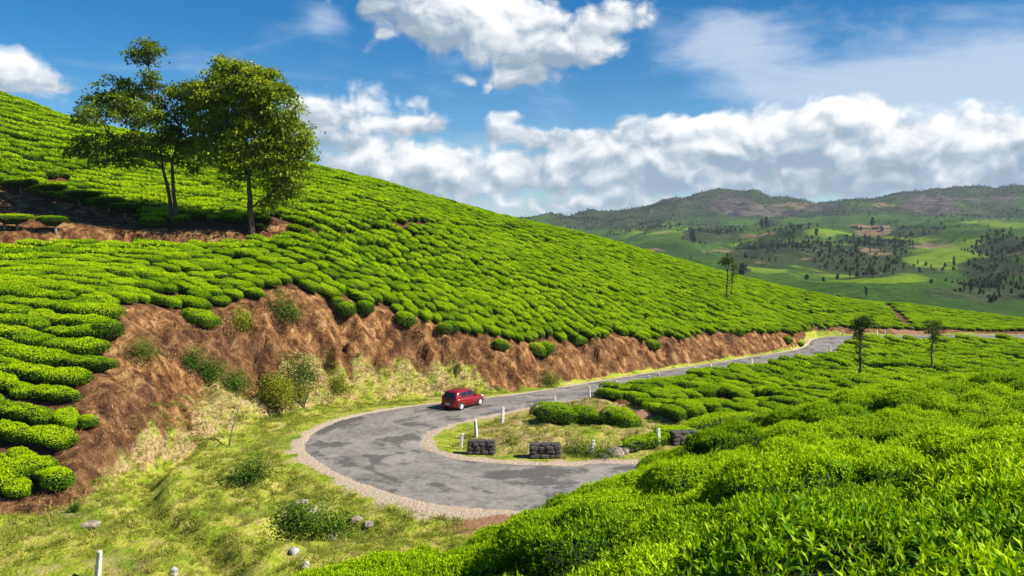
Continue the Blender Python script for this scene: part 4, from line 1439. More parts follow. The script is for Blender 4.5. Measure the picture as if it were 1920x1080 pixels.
shrub(566, 762, 62, 95, 'dark green upright shrub on the bank foot left of the car', M_SHRUB, 401)
shrub(520, 778, 78, 72, 'yellow-green shrub beside the dark one at the bank foot', M_YSHRUB, 402)
shrub(632, 738, 36, 34, 'straggly yellow-green shrub just right of the dark upright one', M_YSHRUB, 404)
shrub(470, 905, 26, 34, 'small dark green plant alone in the meadow by the bend', M_SHRUB, 406)
shrub(548, 990, 56, 36, 'green shrub in the roadside hollow, the left one of the pair', M_SHRUB, 407)
shrub(622, 1000, 90, 42, 'larger green shrub in the roadside hollow near the stones', M_SHRUB, 408, n=10)
shrub(362, 695, 26, 34, 'small green weed high on the brown slope left of the grey scar', M_SHRUB, 409)
shrub(440, 735, 40, 34, 'green weed clump in the middle of the brown slope', M_SHRUB, 410)
shrub(395, 712, 26, 26, 'small weed clump on the brown slope between two others', M_SHRUB, 411)
shrub(455, 612, 26, 26, 'pale yellow-green weed just under the bank top', M_YSHRUB, 412)
shrub(1030, 722, 14, 18, 'tiny green plant at the bank foot past the car', M_SHRUB, 413, leaf=0.09)
shrub(540, 600, 40, 50, 'dull green shrub clinging under the bank top', M_SHRUB, 414)
shrub(1080, 852, 26, 18, 'low leafy weed beside the leaning white post', M_SHRUB, 416, leaf=0.09)
shrub(1130, 856, 30, 14, 'low weeds between the leaning post and the pale rocks', M_SHRUB, 417, leaf=0.09)
shrub(268, 668, 10, 22, 'tiny weed on the brown slope under the round bush', M_SHRUB, 418, leaf=0.09)


def agave(px, py, label, seed, L=0.55):
    p = hit(px, py, 30)
    g = np.random.default_rng(seed)
    n = 30
    a = g.uniform(0, 6.28, n)
    t = g.uniform(0.25, 1.25, n)
    ax = np.c_[np.sin(t) * np.cos(a), np.sin(t) * np.sin(a), np.cos(t)]
    V, Fc, T = leaf_arrays(np.zeros((n, 3)) + [0, 0, 0.03], ax, np.tile([0, 0, 1.0], (n, 1)) + 0.1 * ax, g.uniform(0.7, 1.2, n) * L, np.full(n, 0.09), g.uniform(0.25, 0.6, n), 0.3, 0.1, True)
    me = mesh_np('agave', V, Fc)
    fattr(me, 'tone', T)
    obj('rosette_plant', me, M_SHRUB, label=label, cat='plant', loc=p)


agave(140, 962, 'spiky dark green rosette plant at the foot of the left terraces', 1)


# ---------------------------------------------------------------- flat-topped old tea bushes with bare trunks
def umbrella(px, py, label, seed, a=1.9, b=0.8, trunk_x=(0.0,), rise=0.95, rz=0.0):
    p = hit(px, py, 30)
    root = empty('old_tea_bush', p, rot=(0, 0, rz), label=label, cat='tea bush')
    f = bush_mesh('old_tea_bush_foliage', a, b, 0.62, 2600, 0.105, seed, False, 1, 0.55, 4.5)
    fo = obj('foliage', f, None, root, loc=(0, 0, rise))
    g = np.random.default_rng(seed)
    for tx in trunk_x:
        V, Fc = [], []
        tube(V, Fc, [(tx, 0, -0.3), (tx - 0.05, 0, 0.35), (tx - 0.15, 0, 0.7)], [0.16, 0.11, 0.09], 8)
        for k in range(5):
            e = (tx + g.uniform(-0.7, 0.7), g.uniform(-0.4, 0.4), rise + 0.45)
            tube(V, Fc, bent((tx - 0.1, 0, 0.55), e, g, 0.08, 4), np.linspace(0.06, 0.02, 4), 6)
        obj('trunk', mesh_np('old_tea_trunk', V, Fc, True), M_STEM, root)
    return root


umbrella(25, 432, 'flat-topped old tea bush on bare trunks at the left edge of the terrace', 501, 2.1, 0.9, (-0.7, 0.4), 0.75)
umbrella(98, 438, 'flat-topped old tea bush on one pale crooked trunk on the terrace', 502, 1.35, 0.8, (0.35,), 0.80)
for i, (px, py) in enumerate(((40, 362), (95, 372), (150, 384), (205, 396), (235, 408))):
    umbrella(px, py, ('first', 'second', 'third', 'fourth', 'fifth')[i] + ' old tea bush from the left in the overhanging row above the bare terrace', 510 + i, 1.7, 0.8, (0.0,), 0.7, rz=R(-8))


# ---------------------------------------------------------------- grass and straw
def tuft(name, n, h, w, seed, mat, spread=0.16, lean=0.6):
    g = np.random.default_rng(seed)
    P = np.c_[g.normal(0, spread, (n, 2)), np.full(n, -0.02)]
    a = g.uniform(0, 6.28, n)
    t = np.abs(g.normal(0, lean, n))
    ax = np.c_[np.sin(t) * np.cos(a), np.sin(t) * np.sin(a), np.cos(t)]
    L = h * g.uniform(0.5, 1.3, n)
    V, Fc, T = leaf_arrays(P, ax, rand_dir(n, g), L, np.full(n, w), np.clip(g.normal(0.5, 0.2, n), 0, 1), 0.1, 0.25)
    me = mesh_np(name, V, Fc)
    fattr(me, 'tone', T)
    me.materials.append(mat)
    return me


def strew(name, x0, x1, y0, y1, n, ok, protos, label, cat, smin, smax, seed):
    g = np.random.default_rng(seed)
    x, y = g.uniform(x0, x1, n), g.uniform(y0, y1, n)
    k = ok(x, y)
    x, y = x[k], y[k]
    z = H(x, y)
    px, py = to_px(x, y, z)
    k = (px > -150) & (px < 2070) & (py < 1250)
    x, y, z = x[k], y[k], z[k]
    m = len(x)
    s = g.uniform(smin, smax, m)
    scatter(name, np.c_[x, y, z], np.c_[g.normal(0, .12, m), g.normal(0, .12, m), g.uniform(0, 6.28, m)], np.c_[s, s, s * g.uniform(.7, 1.3, m)], g.integers(0, len(protos), m), protos, label, cat)


GR = [tuft('grass_tuft', 26, (0.10, 0.13, 0.22, 0.11, 0.10)[i], 0.014, 601 + i, M_GRASS, (0.16, 0.16, 0.10, 0.2, 0.16)[i]) for i in range(5)]
SR = [tuft('straw_tuft', 20, 0.20, 0.011, 611 + i, M_STRAW, 0.2, 0.9) for i in range(4)]


def grass_ok(x, y):
    t, dr, fg = look('t', x, y), look('dr', x, y), look('fg', x, y)
    thin = (look('din', x, y) < -0.3) & (x > -7) & (y > 48) & (fbm(x / 0.4, y / 0.4, 75, 1) < 0.50)
    return ~thin & (t < 0.40) & (dr > 0.7 + 1.2 * (fbm(x / 1.5, y / 1.5, 71, 2))) & (fg < 0.2) & (fbm(x / 1.7, y / 1.7, 72, 3) > 0.36) & ~((look('din', x, y) < 0) & (x > 6 + 6 * fbm(x / 3, y / 3, 73, 2)) & (y > 56))


def straw_ok(x, y):
    t = look('t', x, y)
    return (t > 0.06) & (t < 0.97) & (fbm(x / 1.1, y / 1.1, 74, 3) > 0.47)


strew('grass', -40, 26, 27, 70, 45000, grass_ok, GR, 'short green and straw-coloured grass on the meadow and verges', 'grass', 0.6, 1.25, 81)
strew('dry_grass', -30, 55, 36, 120, 60000, straw_ok, SR, 'dry straw clinging to the brown earth bank', 'dry grass', 0.5, 1.3, 82)

#--PROPS--
# ---------------------------------------------------------------- stones, posts, parapets
M_POST = principled('whitewashed_concrete', (0.66, 0.65, 0.62), 0.85, noise=(9, .72, 1.12), bump=0.006)
M_STONE = principled('dark_rubble_stone', (0.062, 0.056, 0.052), 0.95, noise=(7, .45, 1.7), bump=0.03)
M_MORTAR = principled('mossy_mortar', (0.13, 0.10, 0.075), 0.95, noise=(9, .5, 1.5), bump=0.02)
M_ROCK = principled('pale_rock', (0.30, 0.25, 0.20), 0.9, noise=(5, .5, 1.3), bump=0.03)
M_WHITE = principled('whitewash', (0.42, 0.41, 0.39), 0.85, noise=(12, .6, 1.15))


def rock_mesh(name, sx, sy, sz, seed, sub=2, rough=0.22, box=0.0):
    bm = bmesh.new()
    bmesh.ops.create_icosphere(bm, subdivisions=sub, radius=1)
    g = np.random.default_rng(seed)
    o = g.uniform(0, 50, 3)
    for v in bm.verts:
        c = v.co.normalized()
        if box:
            m = max(abs(c.x), abs(c.y), abs(c.z))
            c = c.lerp(c / m, box)
        n = vnoise(np.array([c.x * 1.7 + o[0]]), np.array([c.y * 1.7 + c.z * 2.3 + o[1]]), seed)[0] - 0.5
        v.co = Vector((c.x * sx, c.y * sy, c.z * sz)) * (1 + rough * 2 * n)
    me = bpy.data.meshes.new(name)
    bm.to_mesh(me)
    bm.free()
    return me


def post_mesh():
    bm = bmesh.new()
    w0, w1, h = 0.085, 0.070, 1.0
    prof = [(w0 * 1.05, -0.25), (w0, 0.0), (w0 * 0.97, 0.4), (w1, h - 0.03), (w1 * 0.72, h)]
    ring = []
    for w, z in prof:
        c = w * 0.25
        pts = [(w, w - c), (w - c, w), (-w + c, w), (-w, w - c), (-w, -w + c), (-w + c, -w), (w - c, -w), (w, -w + c)]
        ring.append([bm.verts.new((x + random.gauss(0, .003), y + random.gauss(0, .003), z)) for x, y in pts])
    for a, b in zip(ring[:-1], ring[1:]):
        for i in range(8):
            bm.faces.new((a[i], a[(i + 1) % 8], b[(i + 1) % 8], b[i]))
    bm.faces.new(ring[-1])
    me = bpy.data.meshes.new('guard_post')
    bm.to_mesh(me)
    bm.free()
    return me


POST = post_mesh()
POSTS = [  # top px, top py, base py, label
    (863, 812, 842, 'leaning white guard post at the tip of the hairpin, by the first stone block'),
    (893, 787, 819, 'white guard post behind the first stone block at the hairpin'),
    (942, 763, 794, 'white guard post on the grass edge just in front of the car'),
    (1040, 742, 759, 'white guard post half hidden behind the large tea cushion'),
    (1098, 736, 757, 'white guard post at the roadside behind the three tea cushions'),
    (1142, 727, 744, 'small white guard post at the start of the slanting tea rows'),
    (1198, 713, 730, 'small white roadside guard post, second along the slanting tea rows'),
    (1232, 705, 722, 'small white roadside guard post, third along the slanting tea rows'),
    (1290, 696, 711, 'small white roadside guard post, fourth along the slanting tea rows'),
    (1316, 692, 706, 'small white roadside guard post, fifth along the slanting tea rows'),
    (1363, 685, 699, 'small white roadside guard post, sixth along the slanting tea rows'),
    (1401, 680, 693, 'small white roadside guard post, seventh along the slanting tea rows'),
    (1550, 660, 671, 'tiny white guard post on the inside of the far curve'),
    (1580, 622, 632, 'tiny white marker post on the outside of the far curve'),
    (1644, 619, 629, 'tiny white post beside the bare patch on the far road, left of two'),
    (1659, 617, 628, 'tiny white post beside the bare patch on the far road, right of two'),
    (1109, 825, 852, 'leaning white guard post right of the second stone block'),
    (1235, 803, 841, 'tall white guard post between the small stone block and the long parapet'),
    (1386, 774, 800, 'white guard post showing above the near tea slope'),
    (182, 1028, 1092, 'grey-white leaning post at the bottom left of the meadow')]
for i, (px, ty, by, lb) in enumerate(POSTS):
    p = hit(px, by, 28)
    if i == 18:
        q = at(px, by, 58.0)
        p = np.array([q[0], q[1], H(q[0], q[1])])
        by = to_px(*p)[1]
    if 4 <= i <= 12:      # stands on the verge beside the asphalt
        rpx = to_px(ROAD_I[:, 0], ROAD_I[:, 1], road_z(ROAD_I[:, 1]))[0]
        cand_i = [q for q in range(NR) if ROAD_I[q, 1] > 60 and ROAD_I[q, 1] < 125]
        kq = min(cand_i, key=lambda q: abs(rpx[q] - px))
        dv = ROAD_I[kq] - ROAD_O[kq]
        e = ROAD_I[kq] + dv / np.linalg.norm(dv) * 0.55
        p = np.array([e[0], e[1], H(e[0], e[1])])
        ty, by = 0.0, 0.92 * F_PX / p[1]
    h = (by - ty) * p[1] / F_PX
    lean = {0: (0, 0.14, 0), 16: (0, 0.13, 0), 19: (0.05, 0.17, 0), 2: (0, 0.05, 0)}.get(i, (random.gauss(0, .02), random.gauss(0, .03), 0))
    obj('guard_post', POST, M_POST, label=lb, cat='post', group='white guard posts along the road', loc=p, rot=(lean[0], lean[1], random.uniform(-.4, .4)), scale=(1.05, 1.05, h))

STONES = [rock_mesh('stone', 1, 1, 1, 700 + i, 2, 0.07, 0.90) for i in range(6)]
for me in STONES:
    me.materials.append(M_STONE)


def parapet(px, base_py, w_px, h_px, rz, label, seed, depth=0.55, broken=0.0):
    p = hit(px, base_py, 30)
    s = p[1] / F_PX
    W, Hh = w_px * s, h_px * s
    root = empty('stone_parapet', p, rot=(0, 0, rz), label=label, cat='parapet', group='rubble stone parapets at the bend')
    g = random.Random(seed)
    V = [(x * (W / 2 - 0.06), y * (depth / 2 - 0.06), z) for z in (-0.25, Hh - 0.07) for x, y in ((-1, -1), (1, -1), (1, 1), (-1, 1))]
    obj('core', mesh_np('parapet_core', V, [(0, 3, 2, 1), (4, 5, 6, 7), (0, 1, 5, 4), (1, 2, 6, 5), (2, 3, 7, 6), (3, 0, 4, 7)]), M_MORTAR, root)
    nrow = max(2, round(Hh / 0.30))
    hrow = (Hh - 0.08) / nrow

    def lay(n, f):
        edges = [0.0]
        for k in range(n):
            edges.append(edges[-1] + g.uniform(0.7, 1.35))
        return [e / edges[-1] for e in edges]
    for r in range(nrow):
        z = hrow * (r + 0.5)
        for yy in (-1, 1):
            n = max(2, round(W / 0.42))
            e = lay(n, r)
            for a, b in zip(e[:-1], e[1:]):
                if r == nrow - 1 and g.random() < broken:
                    continue
                obj('stone', g.choice(STONES), None, root, loc=(-W / 2 + (a + b) / 2 * W, yy * (depth / 2 - 0.10 + g.uniform(-.035, .035)), z + g.gauss(0, .015)), rot=(g.gauss(0, .10), g.gauss(0, .12), g.choice((0, math.pi)) + g.gauss(0, .08)),
                    scale=((b - a) * W * g.uniform(0.44, 0.53), 0.13 + g.uniform(0, .04), hrow * g.uniform(0.42, 0.56)))
        for xx in (-1, 1):
            obj('stone', g.choice(STONES), None, root, loc=(xx * (W / 2 - 0.10), 0, z), rot=(g.gauss(0, .06), g.gauss(0, .06), 0), scale=(0.13, depth * 0.24, hrow * 0.52))
    # rough capping
    n = max(2, round(W / 0.5))
    for k in range(n):
        if g.random() < broken:
            continue
        obj('cap_stone', g.choice(STONES), M_MORTAR, root, loc=(-W / 2 + (k + 0.5) / n * W, 0, Hh - 0.045), rot=(g.gauss(0, .03), g.gauss(0, .03), 0), scale=(W / n * 0.50, depth * 0.50, 0.07 + g.uniform(0, .03)))
    return root


parapet(903, 851, 52, 26, R(-4), 'dark rubble stone block nearest the hairpin tip on the grass', 1)
parapet(1022, 858, 58, 27, R(2), 'wider dark rubble stone block in the middle of the grass verge', 2)
parapet(1186, 845, 20, 17, R(10), 'small broken stone block beside pale rocks', 3, depth=0.7)
parapet(1290, 832, 70, 25, R(16), 'long crumbling stone parapet half hidden by the near tea', 4, broken=0.35)

ROCKS_PX = [(1150, 851, 0.65, 0.5, 0.28, 'pale flat boulder pile edge beside the small stone block'), (1168, 846, 0.45, 0.4, 0.25, 'pale boulder leaning on the small stone block'), (1132, 857, 0.35, 0.3, 0.16, 'small pale rock at the near end of the boulders'),
            (566, 946, 0.42, 0.3, 0.2, 'flat pale stone at the top of the roadside hollow'), (582, 962, 0.6, 0.4, 0.22, 'broad grey slab stone over the roadside hollow'), (668, 978, 0.3, 0.25, 0.2, 'pale stone right of the hollow shrubs'),
            (692, 985, 0.25, 0.2, 0.15, 'small pale stone farther right of the hollow shrubs'), (552, 1037, 0.22, 0.2, 0.15, 'white stone lying alone on the lower meadow'), (573, 1066, 0.16, 0.16, 0.26, 'stubby white marker stone at the edge of the near tea'),
            (325, 1078, 0.14, 0.14, 0.24, 'white marker stone at the bottom edge of the meadow'), (165, 985, 0.5, 0.3, 0.14, 'flat tan rock in the grass near the spiky plant'), (1262, 858, 0.2, 0.2, 0.16, 'small grey stone on the verge below the tall post'),
            (625, 1010, 0.3, 0.3, 0.2, 'tan stone under the larger hollow shrub')]
for i, (px, py, a, b, c, lb) in enumerate(ROCKS_PX):
    me = rock_mesh('rock', a, b, c, 800 + i, 3, 0.28, 0.35)
    obj('rock', me, M_WHITE if 'white' in lb else M_ROCK, label=lb, cat='rock', group='loose rocks', loc=hit(px, py, 28), rot=(random.gauss(0, .15), random.gauss(0, .15), random.uniform(0, 6)))

# bare leaning stick on the slope
p = hit(428, 838, 30)
V, Fc = [], []
tube(V, Fc, [(0, 0, -0.2), (0.25, 0, 1.0), (0.55, 0.05, 2.0), (0.85, 0.05, 2.8)], [0.045, 0.04, 0.035, 0.025], 7)
tube(V, Fc, [(0.30, 0, 1.2), (0.05, 0, 1.6), (-0.1, 0.05, 1.8)], [0.02, 0.015, 0.01], 5)
obj('bare_pole', mesh_np('bare_pole', V, Fc, True), M_STEM, label='thin bare leaning pole in front of the brown slope', cat='pole', loc=p)


# ---------------------------------------------------------------- the car
M_RED = None
def car_materials():
    m, N, b = material('red_car_paint')
    b.inputs['Base Color'].default_value = (0.30, 0.008, 0.014, 1)
    b.inputs['Roughness'].default_value = 0.28
    b.inputs['Coat Weight'].default_value = 0.3
    b.inputs['Coat Roughness'].default_value = 0.08
    tcn = N.n('ShaderNodeTexCoord')
    N.link(N.mix(N.smooth(N.noise(tcn.outputs['Object'], 3.0, 5, 0.6), 0.4, 0.75), (0.22, 0.004, 0.008), (0.17, 0.006, 0.008)), b.inputs['Base Color'])
    g, N, b = material('dark_car_glass')
    b.inputs['Base Color'].default_value = (0.012, 0.016, 0.020, 1)
    b.inputs['Roughness'].default_value = 0.06
    b.inputs['Specular IOR Level'].default_value = 0.6
    return m, g


M_RED, M_GLASS = car_materials()
M_RUB = principled('tyre_rubber', (0.018, 0.018, 0.018), 0.85, noise=(20, .7, 1.4))
M_PLASTIC = principled('dark_bumper_plastic', (0.03, 0.028, 0.028), 0.6, noise=(20, .8, 1.2))
M_HUB = principled('silver_wheel_cover', (0.62, 0.62, 0.63), 0.35, 0.3, noise=(8, .9, 1.05))
M_TAIL = principled('red_tail_lens', (0.35, 0.01, 0.01), 0.15)
M_HEAD = principled('clear_headlamp_lens', (0.75, 0.76, 0.78), 0.12)
M_PLATE = principled('white_number_plate', (0.72, 0.72, 0.70), 0.5, noise=(30, .9, 1.05))


def sect(prof, stations, name, smooth=True):
    """Loft the closed side profile prof(y) over the list of y stations."""
    V, Fc = [], []
    n = len(prof(stations[0]))
    for y in stations:
        V += [(x, y, z) for x, z in prof(y)]
    for i in range(len(stations) - 1):
        for k in range(n):
            a, b = i * n + k, i * n + (k + 1) % n
            Fc.append((a, a + n, b + n, b))
    Fc.append(tuple(range(n)))
    Fc.append(tuple(reversed(range((len(stations) - 1) * n, len(stations) * n))))
    return mesh_np(name, V, Fc, smooth)


def build_car(loc, head):
    W = 0.80
    root = empty('hatchback_car', loc, rot=(0, 0, head), label='small dark red five-door hatchback driving away on the road', cat='car')
    base = [(-1.78, 0.24), (-1.84, 0.42), (-1.83, 0.62), (-1.80, 0.80), (-1.76, 0.95), (-1.2, 0.985), (0.0, 0.97), (0.86, 0.95), (1.25, 0.89), (1.60, 0.79), (1.78, 0.66), (1.84, 0.50), (1.82, 0.32), (1.74, 0.22), (0.6, 0.20), (-0.9, 0.20)]

    def prof(y):
        k = abs(y) / W
        ins = 0.0 if k < 0.80 else (k - 0.80) / 0.20
        out = []
        for x, z in base:
            bulge = 0.10 * k * k * (abs(x) / 1.84) ** 4
            zz = z - (0.05 * ins if z > 0.6 else 0) - 0.03 * k * k * (z > 0.85)
            out.append((x - math.copysign(bulge + 0.06 * ins * (abs(x) > 1.5), x), zz))
        return out
    st = [-W, -0.785, -0.73, -0.62, -0.4, 0, 0.4, 0.62, 0.73, 0.785, W]
    body = obj('body', sect(prof, st, 'car_body'), M_RED, root)
    # cabin
    lev = [(0.93, -1.76, 0.98, 0.775), (1.10, -1.70, 0.72, 0.740), (1.28, -1.60, 0.44, 0.685), (1.39, -1.50, 0.24, 0.640), (1.445, -1.38, 0.06, 0.585), (1.475, -1.15, -0.20, 0.46), (1.485, -0.95, -0.45, 0.25)]
    V, Fc, nn = [], [], 24
    for z, xr, xf, hw in lev:
        cx, hx = (xr + xf) / 2, (xf - xr) / 2
        for k in range(nn):
            a = 2 * math.pi * (k + 0.5) / nn
            c, s = math.cos(a), math.sin(a)
            e = 0.28
            V.append((cx + hx * math.copysign(abs(c) ** e, c), hw * math.copysign(abs(s) ** e, s), z))
    for i in range(len(lev) - 1):
        for k in range(nn):
            a, b = i * nn + k, i * nn + (k + 1) % nn
            Fc.append((a, b, b + nn, a + nn))
    Fc.append(tuple((len(lev) - 1) * nn + k for k in range(nn)))
    obj('roof', mesh_np('car_cabin', V, Fc, True), M_RED, root)

    def lv(z):
        for a, b in zip(lev[:-1], lev[1:]):
            if a[0] <= z <= b[0]:
                t = (z - a[0]) / (b[0] - a[0])
                return [a[i] + (b[i] - a[i]) * t for i in range(4)]
        return lev[-1]

    def side_win(x0b, x1b, x0t, x1t, s, name):
        pts, zs = [], (1.0, 1.12, 1.24, 1.345)
        Vv, Ff = [], []
        for j, z in enumerate(zs):
            t = j / (len(zs) - 1)
            y = s * (lv(z)[3] + 0.010)
            xa, xb = x0b + (x0t - x0b) * t, x1b + (x1t - x1b) * t
            for f in (0, 0.5, 1):
                Vv.append((xa + (xb - xa) * f, y, z))
        for j in range(len(zs) - 1):
            for k in range(2):
                a = j * 3 + k
                q = (a, a + 1, a + 4, a + 3)
                Ff.append(q if s < 0 else q[::-1])
        return obj(name, mesh_np('car_' + name, Vv, Ff, True), M_GLASS, root)
    for s in (-1, 1):
        side_win(-1.12, -0.46, -1.10, -0.46, s, 'rear_side_window')
        side_win(-0.36, 0.62, -0.36, 0.14, s, 'front_side_window')

    def end_win(rear, zs, name, hwk):
        Vv, Ff = [], []
        for z in zs:
            L = lv(z)
            x = L[1] - 0.012 if rear else L[2] + 0.012
            hw = L[3] * hwk
            for f in (-1, -0.5, 0, 0.5, 1):
                Vv.append((x + (0.03 if rear else -0.03) * abs(f) ** 3, hw * f, z))
        for j in range(len(zs) - 1):
            for k in range(4):
                a = j * 5 + k
                q = (a, a + 5, a + 6, a + 1) if rear else (a, a + 1, a + 6, a + 5)
                Ff.append(q[::-1])
        return obj(name, mesh_np('car_' + name, Vv, Ff, True), M_GLASS, root)
    end_win(True, (1.0, 1.1, 1.2, 1.30, 1.37), 'rear_window', 0.80)
    end_win(False, (1.0, 1.12, 1.25, 1.36), 'windscreen', 0.84)

    def boxpart(name, c, h, mat, parent=None, bev=0.02):
        bm = bmesh.new()
        bmesh.ops.create_cube(bm, size=1)
        for v in bm.verts:
            v.co = Vector((v.co.x * 2 * h[0], v.co.y * 2 * h[1], v.co.z * 2 * h[2]))
        bmesh.ops.bevel(bm, geom=list(bm.edges), offset=min(bev, min(h) * 0.8), segments=2, affect='EDGES')
        bmesh.ops.translate(bm, verts=bm.verts, vec=Vector(c))
        me = bpy.data.meshes.new('car_' + name)
        bm.to_mesh(me)
        bm.free()
        return obj(name, me, mat, parent or root)
    boxpart('rear_bumper', (-1.80, 0, 0.42), (0.10, 0.74, 0.11), M_RED, bev=0.05)
    boxpart('front_bumper', (1.80, 0, 0.36), (0.09, 0.72, 0.10), M_RED, bev=0.05)
    boxpart('number_plate', (-1.905, 0, 0.52), (0.006, 0.25, 0.055), M_PLATE, bev=0.003)
    boxpart('sill', (0, 0, 0.23), (1.0, 0.81, 0.035), M_PLASTIC)
    boxpart('wiper', (-1.735, 0.1, 1.02), (0.008, 0.20, 0.008), M_PLASTIC, bev=0.003)
    for s in (-1, 1):
        boxpart('tail_light', (-1.70, s * 0.67, 0.93), (0.055, 0.055, 0.19), M_TAIL, bev=0.03)
        boxpart('headlight', (1.68, s * 0.56, 0.70), (0.10, 0.14, 0.07), M_HEAD, bev=0.03)
        boxpart('mirror', (0.58, s * 0.86, 1.00), (0.05, 0.09, 0.06), M_RED, bev=0.03)
        boxpart('rubbing_strip', (0.0, s * 0.806, 0.56), (1.2, 0.006, 0.025), M_RED, bev=0.003)
        for dx in (-0.62, 0.18):
            boxpart('door_handle', (dx, s * 0.805, 0.82), (0.09, 0.012, 0.018), M_RED, bev=0.006)
    # wheels
    def ring(r0, r1, y0, y1, name, mat, parent, n=22):
        V, Fc = [], []
        prof2 = [(r0, y0), (r1 * 0.96, y0), (r1, y0 + (y1 - y0) * 0.2), (r1, y0 + (y1 - y0) * 0.8), (r1 * 0.96, y1), (r0, y1)]
        for k in range(n):
            a = 2 * math.pi * k / n
            V += [(r * math.cos(a), y, r * math.sin(a)) for r, y in prof2]
        m = len(prof2)
        for k in range(n):
            for j in range(m):
                a, b = k * m + j, k * m + (j + 1) % m
                c, d = ((k + 1) % n) * m + (j + 1) % m, ((k + 1) % n) * m + j
                Fc.append((a, b, c, d))
        return mesh_np(name, V, Fc, True)

    def disc(r, y, name, n=22, dome=0.03, s=1):
        V, Fc = [(0, y + s * dome, 0)], []
        for q, rr in ((1, 0.5), (2, 1.0)):
            for k in range(n):
                a = 2 * math.pi * k / n
                V.append((r * rr * math.cos(a), y + s * dome * (1 - rr), r * rr * math.sin(a)))
        for k in range(n):
            Fc.append((0, 1 + k, 1 + (k + 1) % n))
            Fc.append((1 + k, 1 + n + k, 1 + n + (k + 1) % n, 1 + (k + 1) % n))
        return mesh_np(name, V, Fc, True)
    for x in (-1.17, 1.22):
        for s in (-1, 1):
            arch = obj('wheel_arch', disc(0.355, s * 0.803, 'car_wheel_arch', 26, 0.004, s), M_PLASTIC, root, loc=(x, 0, 0.32))
            wh = empty('wheel', (x, s * 0.74, 0.285))
            wh.parent = root
            obj('tyre', ring(0.19, 0.285, -0.08, 0.085, 'car_tyre', M_RUB, wh), M_RUB, wh)
            obj('rim', disc(0.205, s * 0.078, 'car_rim', 22, 0.025, s), M_HUB, wh)
    return root


p = on_road(868, 764)
CARP = np.array([p[0], p[1], float(road_z(p[1])) + 0.065])
k = np.argmin(np.linalg.norm(0.5 * (ROAD_O + ROAD_I) - p, axis=1))
dirv = (0.5 * (ROAD_O + ROAD_I))[k + 5] - (0.5 * (ROAD_O + ROAD_I))[k - 2]
CAR = build_car(CARP, R(55))
CAR.scale = (0.89, 0.89, 0.89)      # a small city car, 3.3 m long

#--FARTHINGS--
# ---------------------------------------------------------------- far woods, trees and houses
def small_tree(name, seed, h, w, mat, n=5, leaf=0.5, cone=False):
    g = np.random.default_rng(seed)
    lob = []
    for k in range(n):
        f = (k + 0.5) / n
        ww = w * ((1.05 - f) if cone else math.sin(math.pi * (0.15 + 0.75 * f)))
        lob.append((g.normal(0, w * 0.15), g.normal(0, w * 0.15), h * (0.3 + 0.7 * f), ww * 0.6, ww * 0.6, h / n * 0.8, 1.0))
    g2 = np.random.default_rng(seed + 1)
    Vs, Fs, Ts, off = [], [], [], 0
    for cx, cy, cz, rx, ry, rz, dn in lob:
        m = 34
        d = rand_dir(m, g2) * g2.uniform(0.5, 1, (m, 1))
        P = np.c_[cx + d[:, 0] * rx, cy + d[:, 1] * ry, cz + d[:, 2] * rz]
        V, Fc, T = leaf_arrays(P, rand_dir(m, g2), rand_dir(m, g2) + np.array([0, 0, 0.7]), np.full(m, w * 0.55), np.full(m, w * 0.42), np.clip(g2.normal(0.4, 0.2, m), 0, 1), 0.1, 0.1)
        Vs.append(V); Fs.append(Fc + off); Ts.append(T); off += len(V)
    tv, tf = [], []
    tube(tv, tf, [(0, 0, -1), (0, 0, h * 0.5), (0, 0, h * 0.9)], [w * 0.09, w * 0.06, w * 0.02], 5)
    tri = []
    for f in tf:
        tri += [(f[0], f[i], f[i + 1]) for i in range(1, len(f) - 1)]
    nl = sum(len(f) for f in Fs)
    me = mesh_np(name, np.vstack(Vs + [np.array(tv)]), np.vstack(Fs + [np.array(tri) + off]))
    fattr(me, 'tone', np.concatenate(Ts + [np.zeros(len(tv))]))
    me.materials.append(mat)
    me.materials.append(M_BARK)
    mi = np.zeros(len(me.polygons), np.int32)
    mi[nl:] = 1
    me.polygons.foreach_set('material_index', mi)
    return me


M_FARTREE = mat_leaf('far_tree_leaf', (0.008, 0.018, 0.006), (0.028, 0.050, 0.014), (0.08, 0.10, 0.030), 0.1, 0.8, 0.01)
FTREES = [small_tree('far_tree', 900 + i, (9, 11, 13, 8, 14)[i], (3.0, 3.6, 2.6, 3.4, 2.2)[i], M_FARTREE, cone=i in (2, 4)) for i in range(5)]


